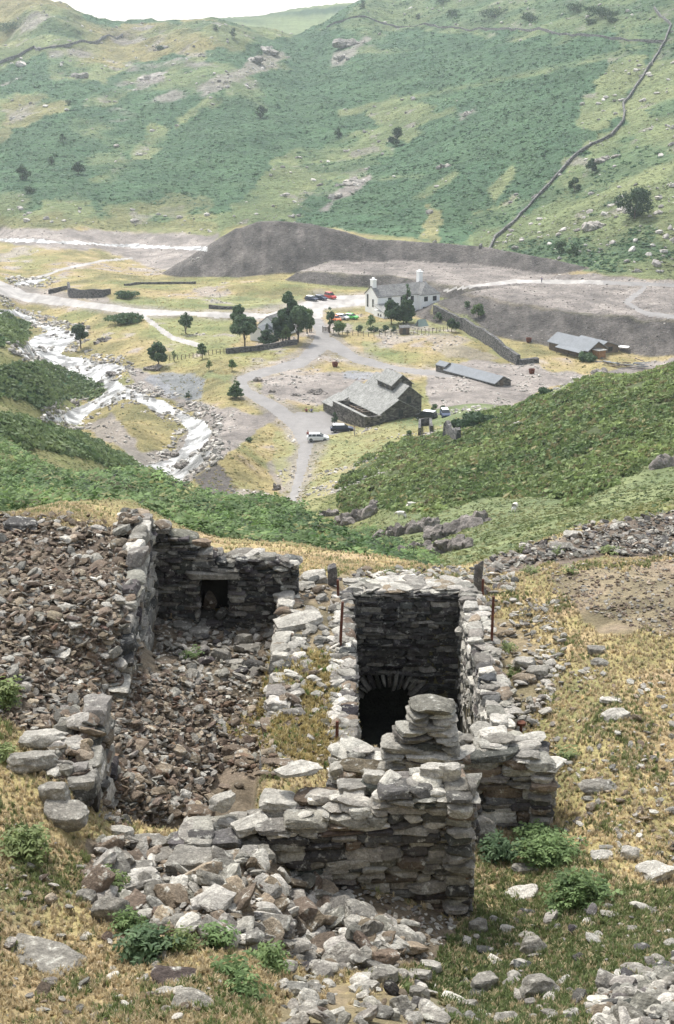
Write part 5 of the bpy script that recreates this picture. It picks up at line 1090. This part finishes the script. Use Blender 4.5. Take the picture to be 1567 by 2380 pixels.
cover('dry_grass', 'dry straw grass around the ruin', TG, gr_near*(notst > .6)*1.0, 52000, (.03,.09), [(.40,.33,.20),(.68,.56,.36),(.24,.25,.12)], M['grass'], tilt=.25)
greenm = nz_((1090,2140),(1300,1990),(1450,2050),(1700,2080),(1700,2460),(1000,2460),(900,2250),soft=30,wob=60)
cover('green_grass', 'short green grass in the near hollow', TG, gr_near*greenm*(notst > .3), 8500, (.04,.11), [(.10,.14,.05),(.22,.25,.10),(.40,.34,.2)], M['grass'], tilt=.25)
cover('green_grass', 'green grass mixed into the dry turf', TG, gr_near*(notst > .6)*sstep(NZ3, 0.02, .2), 11000, (.03,.10), [(.13,.17,.06),(.26,.28,.12)], M['grass'], tilt=.25)
cover('dry_grass', 'thin grass growing through the stones of the party wall', TG, gr_near*nz_((640,1500),(830,1540),(830,1740),(760,1790),(500,1700),(600,1640),soft=10), 2600, (.05,.13), [(.30,.25,.10),(.52,.42,.20),(.14,.20,.06)], M['grass'], tilt=.25)
vg = valley*(1 - np.clip(slag, 0, 1))*(road < .2)*(WET < .2)*(SPOIL < .2)*VIS
cover('rough_grass', 'tussocky grass on the valley floor', TD2, vg, 15000, (.18,.5), [(.22,.21,.08),(.42,.33,.15),(.10,.14,.05)], M['leaf'], zs=.5, sink=.1)
mid_ = (((GY > 90) | ((GY > 42) & (UU > 900))) & (GY < 300) & VIS)*(1 - np.clip(rightfern + leftfern + bank, 0, 1))*(WET < .2)*(road < .2)*(valley < .5)
cover('rough_grass', 'grass on the slopes below the ruin', TD2, mid_, 15000, (.13,.40), [(.13,.17,.06),(.27,.27,.12),(.08,.12,.04)], M['leaf'], zs=.6, sink=.1)
# scattered small rock on the valley floor and along the river
def rocks(name, label, mask, n_, size, mix, T=T1, sink=.2, fl=(.4,.8)):
    ii, jj = np.nonzero(mask > .3); k_ = rp.choice(len(ii), n_, p=mask[ii,jj]/mask[ii,jj].sum()); i, j = ii[k_], jj[k_]
    x = GX[i,j] + (rp.random(n_)-.5)*(cc[1]-cc[0])*(GY[i,j]+6)*2; y = GY[i,j] + (rp.random(n_)-.5)*np.gradient(YR)[i]*2; z = Zg(x, y)
    s_ = size[0] + (size[1]-size[0])*rp.random(n_)**3; b = Bag()
    b.many(T, np.c_[x, y, z + s_*(.3-sink)], np.c_[s_, s_*rp.uniform(.6,1,n_), s_*rp.uniform(*fl, n_)], rotm(rp.normal(0,.3,n_), rp.normal(0,.3,n_), rp.uniform(0,6.28,n_)), pickc(n_, *mix, r=rp), r=rp)
    return set_props(b.make(name, M['farstone'], sharp=SH), label, name.replace('_', ' '), kind='stuff')
VR = np.array([.34,.315,.275])
wetd = np.clip(np.maximum.reduce([WET, *(np.roll(WET, (a, c_), (0, 1)) for a in (-6, 0, 6) for c_ in (-6, 0, 6))]) - WET*.75, 0, 1)
rocks('river_stones', 'stones lining the river', np.clip(wetd*sstep(NZ1, -.25, .1) + .06*WET, 0, 1)*VIS*(VV > 600)*(1 - leftfern), 3600, (.15,.75), ([VR, VR*.75, VR*1.3], [4,2,3]))
rocks('field_stones', 'stones scattered on the valley floor', (slag*valley*(SPOIL < .3)*sstep(NZ1, -.1, .15) + .04*valley)*VIS*(road < .3)*(WET < .3), 5500, (.1,.45), ([VR, VR*.8, VR*1.3], [4,2,3]))
rocks('spoil_stones', 'lumps of rock on the spoil', SPOIL*VIS*(road < .2), 2600, (.1,.32), ([SP2*1.1, SP2*.9, VR*.9], [4,3,2]))
rocks('slope_stones', 'pale stones dotted over the far hillside', ((GY > 400) & (GY < 1100) & VIS)*(grass + rk*2.5 + .05)*(valley < .2), 1500, (.3,1.7), ([VR, VR*1.25], [3,2]))
TO = [rock_t(4, rp, cuts=14, lam=.035, rough=.13) for _ in range(8)]
M['crag'] = mat('crag', attr='Col', scales=(.5, 2.2, 7), var=.32, bump=1.0, bscale=1.6, bdist=.5)
def outcrop(u, v, wpx, hpx, col_, label, y0=80, deep=.5, name='rock_outcrop', grp=None):
    a = ground([u], [v], y0, 1150)
    if not a[3][0]: return
    x, Y, z = a[0][0], a[1][0], a[2][0]; d = Y*cP - z*sP; sx = wpx/2*d/F; sz = hpx/2*d/F*(.7 if y0 > 300 else .9)
    b = Bag(); k_ = 9; q = np.linspace(-.75, .75, k_) + rp.normal(0, .1, k_); hh = (1 - .55*np.abs(q))*rp.uniform(.6, 1.1, k_)
    pos = np.c_[q*sx, rp.normal(0, .22, k_)*sx, (hh - 1)*sz*.5]; w_ = sx*rp.uniform(.24, .42, k_)
    cl = np.clip(np.array(col_)*(1 + rp.normal(0, .18, (k_, 1))), .03, .6)
    b.many(TO, pos, np.c_[w_, w_*rp.uniform(.8, 1.3, k_), hh*sz*1.25], rotm(rp.normal(0,.12,k_), .35 + rp.normal(0,.12,k_), rp.normal(0,.3,k_)), cl, r=rp)
    o = b.make(name, M['crag'], sharp=SH)
    o.location = (x, Y + sx*.3, z + sz*(1 - 2*deep)*.6); o.rotation_euler = (rp.normal(0,.15), rp.normal(0,.2) - .15, rp.normal(0,.3)); set_props(o, label, 'rock outcrop', grp); return o
OR = np.array([.22,.195,.17])
for u, v, w_, h, lab in [(830,1212,100,80,'grey crag at the left end of the gully outcrops'),(865,1190,60,40,'smaller knob behind the left gully crag'),(910,1250,90,80,'upright craggy buttress in the gully'),(978,1235,78,76,'cleft grey buttress beside the gully crag'),(1050,1245,140,78,'broad grey-brown slab outcrop in the gully'),
    (1105,1218,95,50,'uppermost outcrop on the right lip of the gully'),(965,1290,100,56,'low crag at the foot of the gully'),(1035,1285,110,56,'rounded slab at the foot of the gully'),(757,1200,50,34,'small tilted slab beside the gully path'),
    (560,1165,60,22,'thin ledge of rock above the bracken bank'),(632,1172,50,16,'flat ledge left of the path'),(862,1265,70,46,'brown crag low in the gully'),(1548,1085,80,66,'grey crag in the bracken at the right edge'),(640,1140,30,22,'boulders by the path below the mill')]:
    outcrop(u, v, w_, h, OR, lab, grp='outcrops of the gully')
HR_ = np.array([.36,.33,.285])
for u, v, w_, h, lab in [(615,118,56,26,'dark crag on the shoulder of the far hill'),(585,142,70,24,'broken rocks trailing below the dark crag'),(340,185,86,26,'domed outcrop on the left of the far hill'),(820,105,80,28,'pale slab outcrop high on the far hill'),
    (800,136,46,20,'lower end of the pale slab outcrop'),(815,430,70,32,'long ridge of rock above the spoil heap'),(772,462,44,26,'lower knob of the rock ridge'),(1090,264,34,16,'small pink outcrop in mid hillside'),(1036,388,38,18,'small tilted slab in mid hillside'),
    (1390,530,72,36,'craggy rocks on the green slope at the right'),(1410,372,60,20,'low rock step above the right-hand crag'),(45,152,64,22,'outcrop at the far left of the hill'),(175,180,54,24,'outcrop in bracken at the far left'),(375,115,38,20,'knob of rock near the left skyline'),
    (1478,632,24,18,'boulder at the foot of the green slope'),(1245,458,16,18,'boulder beside the hill wall'),(1562,560,24,26,'boulder cut by the right edge')]:
    outcrop(u, v, w_, h, HR_, lab, y0=380, deep=.5, grp='outcrops of the far hill')
for u, v, w_, h, lab in [(598,886,26,16,'dark block beside the bend of the track'),(630,912,18,12,'pale block below the dark one'),(735,915,44,14,'dark mound of rubble in the middle of the flat'),(690,920,24,12,'low grey stone by the rubble mound'),(240,795,40,12,'heap of stones on the grass left of the trees'),
     (905,862,16,10,'block of stone on the grass above the mill'),(1390,868,44,14,'low pile of grey blocks below the workshop'),(480,1040,30,16,'pale boulder in the river bend'),(430,1085,40,20,'dark boulder at the river foot'),(390,1062,50,18,'grey rock bar in the river'),(345,862,50,12,'dark rocks at the river bank'),(265,872,40,10,'dark rocks beside the island'),(175,940,20,16,'grey boulder in the side stream')]:
    outcrop(u, v, w_, h, OR, lab, y0=190, deep=.42, name='boulder', grp='boulders of the valley floor')
# ---------------------------------------------------------------- trees and bushes
def crown_mesh(blobs, n_, leaf, c0, c1, r=rp):
    V = []; Cc = []; vol = np.array([b_[3]*b_[3] for b_ in blobs]); pick = r.choice(len(blobs), n_, p=vol/vol.sum()); bl = np.array([(b_[0], b_[1], b_[2], b_[3], b_[4]) for b_ in blobs])[pick]
    d = r.normal(0, 1, (n_, 3)); d /= np.linalg.norm(d, axis=1)[:,None]; rad = r.uniform(.55, 1.08, n_)
    c_ = bl[:,:3] + d*rad[:,None]*np.c_[bl[:,3], bl[:,3], bl[:,4]]
    nr = d + r.normal(0, .6, (n_, 3)); nr /= np.linalg.norm(nr, axis=1)[:,None]; a = np.cross(nr, r.normal(0, 1, (n_, 3))); a /= np.linalg.norm(a, axis=1)[:,None]; b_ = np.cross(nr, a); s_ = (leaf*r.uniform(.6, 1.3, n_))[:,None]
    V = np.stack([c_ - a*s_, c_ + b_*s_*.55, c_ + a*s_, c_ - b_*s_*.55], 1).reshape(-1, 3); Fc = np.arange(n_*4).reshape(-1, 4)
    clump = r.normal(0, .22, len(blobs))[pick]; t = np.clip(.5 + clump + r.normal(0, .15, n_), 0, 1)[:,None]; col_ = np.array(c0)*(1-t) + np.array(c1)*t
    return V, Fc, np.repeat(col_, 4, 0)
GN = {'dark': ((.038,.070,.036),(.085,.135,.065)), 'mid': ((.06,.105,.05),(.125,.185,.085)), 'lite': ((.09,.145,.05),(.19,.26,.10)), 'gorse': ((.11,.15,.05),(.24,.28,.11))}
def tree(u, v, hpx, wpx, kind, tone, label, grp, y0=150, name=None, cat='tree', trunk=.22):
    p = gp(u, v, y0); d = p.y*cP - p.z*sP; h = hpx*d/F/cP; w_ = wpx*d/F/2; nm = name or {'conifer': 'conifer', 'broad': 'tree', 'bush': 'bush'}[kind]
    r_ = empty(nm, p, label, cat, grp); blobs = []; tr = trunk*h if kind != 'bush' else .05*h
    if kind == 'conifer':
        for i in range(9):
            t = i/8; z = tr + (h*.97 - tr)*t; rr_ = w_*(1.05 - t)**.8 + .1
            for k_ in range(max(1, int(5*(1.05-t)))): a = rp.uniform(0, 6.28); blobs.append((math.cos(a)*rr_*.55, math.sin(a)*rr_*.55, z, rr_*.55, h*.07))
    else:
        nb = 16 if kind == 'broad' else 9
        for i in range(nb):
            t = rp.uniform(0, 1); z = tr + (h - tr)*(.15 + .7*t); sp = w_*.78*math.sqrt(max(0, 1 - (2*t-.9)**2*.8)); a = rp.uniform(0, 6.28); q = rp.uniform(.27, .5)*w_
            blobs.append((math.cos(a)*sp*rp.random()**.5, math.sin(a)*sp*rp.random()**.5, z, q, min(q*.9, (h-tr)*.3)))
        blobs.append((0, 0, h - w_*.3, w_*.3, w_*.3))
    n_ = int(np.clip(hpx*wpx*.8, 200, 3200)); leaf = max(.10, min(.42, w_*.17))
    V, Fc, cl = crown_mesh(blobs, n_, leaf, *GN[tone]); o = mesh_np('crown' if kind != 'bush' else 'foliage', V, Fc, M['leaf'], cl, smooth=False); o.parent = r_
    b = Bag(); tw = max(.05, h*.022); tube(b, [(0,0,-.4),(rp.normal(0,.03*h),0,h*.3),(rp.normal(0,.03*h),rp.normal(0,.02*h),h*.8)], [tw*1.4, tw, tw*.3], (.1,.08,.06), seg=6)
    for q in blobs[:5]: tube(b, [(0,0,h*.2),(q[0]*.5,q[1]*.5,(h*.2+q[2])/2),(q[0],q[1],q[2])], [tw*.5, tw*.35, tw*.12], (.1,.08,.06), seg=5)
    o = b.make('trunk' if kind != 'bush' else 'stems', M['bark']); o.parent = r_; return r_
G1 = 'trees round the cottage'
for a in [(569,808,72,60,'broad','mid','largest rounded tree left of the cottage'),(556,762,52,42,'broad','mid','round tree behind the left end of the cottage'),(622,802,46,44,'conifer','dark','dark conifer in front of the cottage'),(656,798,66,52,'broad','dark','dark spreading tree at the cottage corner'),
          (672,790,108,46,'broad','mid','tallest tree of the cottage clump'),(692,796,82,54,'broad','mid','full tree at the right of the cottage clump'),(715,778,58,38,'broad','lite','small leaning tree above the left gatepost'),(664,802,46,26,'broad','lite','pale young birch before the dark trees')]: tree(*a, G1)
G2 = 'trees by the white house'
for a in [(767,774,58,24,'broad','mid','slim tree beside the right-hand gate'),(788,778,32,34,'broad','lite','pale young tree right of the slim one'),(910,754,54,42,'broad','dark','dark round tree before the white house'),(945,750,92,36,'conifer','mid','tall narrow conifer before the white house'),(938,752,50,40,'conifer','dark','lower dark conifer beside the tall one'),(1050,772,30,32,'broad','dark','small dark tree at the top of the retaining wall'),
          (862,762,30,26,'broad','lite','thin young tree left of the lawn'),(808,778,16,10,'conifer','dark','tiny dark conifer at the fence')]: tree(*a, G2)
for i, (u, w_) in enumerate([(838,24),(868,26),(893,26),(915,20)]): tree(u, 772, 15, w_, 'bush', 'dark', ['leftmost dark shrub of the row at the fence','second shrub from the left in the row at the fence','third shrub from the left in the row at the fence','rightmost dark shrub of the row at the fence'][i], 'shrubs along the fence', cat='bush')
for a in [(1022,742,14,30,'bush','mid','shrub at the right corner of the white house'),(1112,738,30,34,'bush','lite','bright green shrub on the spoil slope'),(1085,714,14,22,'bush','mid','faint shrub high on the spoil slope'),(1368,838,18,60,'bush','mid','straggling shrubs before the workshop'),
          (778,985,26,20,'bush','dark','dark shrub against the mill yard wall'),(1008,962,24,22,'bush','mid','shrub at the right corner of the mill'),(1028,955,14,18,'bush','dark','small dark shrub on the gravel right of the mill'),(292,692,14,62,'bush','mid','low spreading shrub right of the curved ruin'),(290,748,18,90,'bush','mid','long olive bush above the river bank'),
          (1265,922,20,44,'bush','dark','rounded bush on the brow of the right slope'),(1100,990,24,120,'bush','dark','broad dark thicket below the broken hut wall'),(950,1015,14,24,'bush','mid','low bush on the grass bank below the mill'),(582,1028,12,24,'bush','dark','small bush on the grassy bluff')]: tree(*a, 'shrubs of the valley', cat='bush', y0=120)
G3 = 'single trees of the valley'
for a in [(188,810,56,40,'broad','dark','dark tree on the river bank at the left'),(433,776,48,32,'broad','mid','slender tree on the open grass below the main track'),(368,852,52,46,'broad','mid','group-like tree at the left end of the fence'),(406,840,26,14,'broad','mid','thin sapling beside the tree at the fence end'),(470,834,36,24,'broad','mid','young tree halfway along the fence'),
          (540,862,26,24,'broad','lite','sapling below the cottage wall'),(486,862,24,18,'broad','lite','wispy sapling on the dry grass'),(549,925,44,36,'conifer','mid','lone conifer at the bend of the track'),(438,926,22,16,'conifer','dark','small conifer above the river')]: tree(*a, G3)
G4 = 'bushes on the far hillside'
for i, a in enumerate([(52,418,28,36,'dark','dark bush at the foot of the left hillside'),(182,404,26,32,'dark','dark bush right of the left-hand one'),(68,448,14,42,'dark','low flat bush below the left-hand one'),(606,274,28,32,'dark','lone dark bush high in the middle bracken'),(786,316,18,22,'dark','small dark bush in mid hillside'),
    (920,338,38,42,'dark','largest lone bush in mid hillside'),(1475,508,66,96,'dark','great dark thicket on the right-hand slope'),(1335,446,32,30,'mid','bush right of the hill wall'),(1376,404,34,30,'dark','bush beside the rock step at the right'),(1305,588,24,34,'mid','low bush at the foot of the right slope'),(1332,594,24,28,'mid','second low bush at the foot of the right slope'),
    (120,382,18,22,'dark','small bush above the dark pair'),(146,330,18,20,'dark','small bush midway up the left hillside'),(158,246,14,16,'dark','tiny bush high on the left hillside'),(545,88,22,20,'dark','lone conifer-like tree on the skyline saddle'),(28,76,24,70,'dark','thicket on the top left crag'),(500,70,12,20,'dark','small bush on the skyline'),
    (1060,40,16,60,'dark','gorse patch left of the summit scrub'),(1150,42,20,90,'dark','broad gorse patch in the summit scrub'),(1230,50,18,70,'dark','gorse patch in the middle of the summit scrub'),(1400,40,22,110,'dark','largest gorse patch at the top right'),(1340,26,16,60,'dark','upper gorse patch at the top right'),(1370,58,12,40,'dark','small gorse patch under the top right scrub'),(970,46,12,16,'dark','single gorse bush left of the summit scrub'),(842,18,16,26,'dark','bush on the skyline left of the summit'),(370,118,14,26,'dark','dark bush beside the skyline knob'),(1030,10,14,50,'dark','gorse at the very top edge'),
    (1420,52,14,40,'dark','gorse below the largest patch')]): tree(a[0], a[1], a[2], a[3], 'bush', a[4], a[5], G4, y0=380, cat='bush')
# foreground plants
def plant(u, v, wpx, hpx, tone, label, name='fern', y0=7):
    a = ground([u], [v], y0, 45); p = Vector((a[0][0], a[1][0], a[2][0])); d = p.y*cP - p.z*sP; w_ = wpx*d/F/2; h = hpx*d/F*.9
    r_ = empty(name, p, label, name, 'green plants round the ruin'); n_ = int(np.clip(wpx*hpx*.42, 150, 2600)); blobs = []
    w_ *= .88; h *= .8; nq = int(np.clip(wpx*hpx/210, 5, 60)); aa = rp.uniform(0, 6.28, nq); rr_ = rp.random(nq)**.6
    for i in range(6): blobs.append((rp.uniform(-1,1)*w_*.5, rp.uniform(-1,1)*w_*.4, h*rp.uniform(.2,.5), .1, .1))
    xy = np.c_[np.cos(aa)*rr_*w_*.85, np.sin(aa)*rr_*w_*.6]; zz = (1 - rr_**2)*h*.5*rp.uniform(.3, 1, nq); s_ = rp.uniform(.10, .24, nq)*(1.1 if nq > 20 else .85)
    c0, c1 = np.array(GN[tone][0]), np.array(GN[tone][1]); t = rp.random((nq, 1)); bb = Bag(); bb.many(TF, np.c_[xy, zz], np.c_[s_, s_, s_*rp.uniform(.8,1.4,nq)], rotm(rp.normal(0,.35,nq), rp.normal(0,.35,nq), rp.uniform(0,6.28,nq)), (c0*(1-t) + c1*t)*1.1*(1 + rp.normal(0,.15,(nq,1))), r=rp)
    o = bb.make('foliage', M['leaf']); o.parent = r_
    b = Bag()
    for q in blobs: tube(b, [(0,0,-.05),(q[0]*.6,q[1]*.6,q[2]*.6),(q[0],q[1],q[2])], [.012,.009,.004], (.10,.09,.04), seg=4)
    o = b.make('stems', M['bark']); o.parent = r_
for a in [(1155,1995,70,80,'mid','upright green fern beside the leaning slab'),(1285,2005,170,105,'lite','left part of the bramble bank below the broken wall'),(1345,2100,190,125,'lite','largest bramble clump in the hollow'),(1250,1960,90,60,'lite','top of the bramble bank under the turf ledge'),
          (340,2225,80,90,'mid','dark green bush at the lower edge of the rubble heap'),(295,2165,60,50,'lite','pale fern above the dark green bush'),(258,2070,50,60,'gorse','yellow-green fern in the rubble by the large boulder'),(505,2200,50,55,'lite','fern among stones left of centre'),(545,2275,50,60,'lite','tall fern in the dry grass'),(568,2320,40,60,'lite','lower fern beside the tall one'),
          (625,2250,70,60,'lite','spreading pale fern below the rubble'),(420,2210,50,40,'gorse','small pale clump in dry grass'),(8,1640,60,110,'gorse','bright gorse bush at the left edge'),(2,1760,40,70,'gorse','second gorse bush lower on the left edge'),(1232,1334,44,28,'gorse','green cushion on the right crest, lower of two'),(1212,1290,34,28,'gorse','green cushion on the right crest, upper left'),
          (1416,1288,48,32,'gorse','green cushion on the right crest, beside the chips'),(1298,1290,24,22,'gorse','small green cushion among slate blocks'),(1322,1768,38,44,'gorse','round green plant right of the broken wall'),(1188,1572,26,28,'gorse','green tuft beside the blocks right of the pit'),(1182,1512,34,36,'gorse','reddish green tuft at the tallest iron bar'),(908,1336,26,16,'gorse','low tuft behind the pit'),
          (1320,1335,28,30,'gorse','reddish tuft below the slate blocks'),(60,1985,110,70,'gorse','fern patch on the turf left of the ruin'),(1225,1790,22,30,'gorse','small tuft at the end of the broken wall'),(440,1530,40,22,'lite','moss and fern on the room floor under the window')]: plant(*a)
r_ = empty('pit_fern', (1.2, 20.8, -13.3), 'dark green ferns deep in the bottom of the wheel pit', 'fern')
V, Fc, cl = crown_mesh([(rp.uniform(-.7,1.0), rp.uniform(-.9,2.5), .3 + rp.uniform(0,.6), .4, .35) for _ in range(14)], 1800, .06, (.02,.06,.02), (.05,.12,.04)); o = mesh_np('foliage', V, Fc, M['leaf'], cl, smooth=False); o.parent = r_
# ---------------------------------------------------------------- air
hz = mesh_np('haze', [(x, y, z) for z in (-72.6-12, 160) for y in (-30, 1245) for x in (-520, 520)], [(0,1,3,2),(4,6,7,5),(0,4,5,1),(2,3,7,6),(0,2,6,4),(1,5,7,3)], [], smooth=False)
bm = bmesh.new(); bm.from_mesh(hz.data); bmesh.ops.recalc_face_normals(bm, faces=bm.faces); bm.to_mesh(hz.data); bm.free()
hm = bpy.data.materials.new('haze'); hm.use_nodes = True; n = hm.node_tree.nodes; n.remove(n['Principled BSDF'])
pv = n.new('ShaderNodeVolumePrincipled'); pv.inputs['Color'].default_value = (.86,.94,1,1); pv.inputs['Density'].default_value = 0.00014
pv.inputs['Anisotropy'].default_value = 0.4
hm.node_tree.links.new(pv.outputs[0], n['Material Output'].inputs['Volume']); hz.data.materials.append(hm)
set_props(hz, kind='stuff')
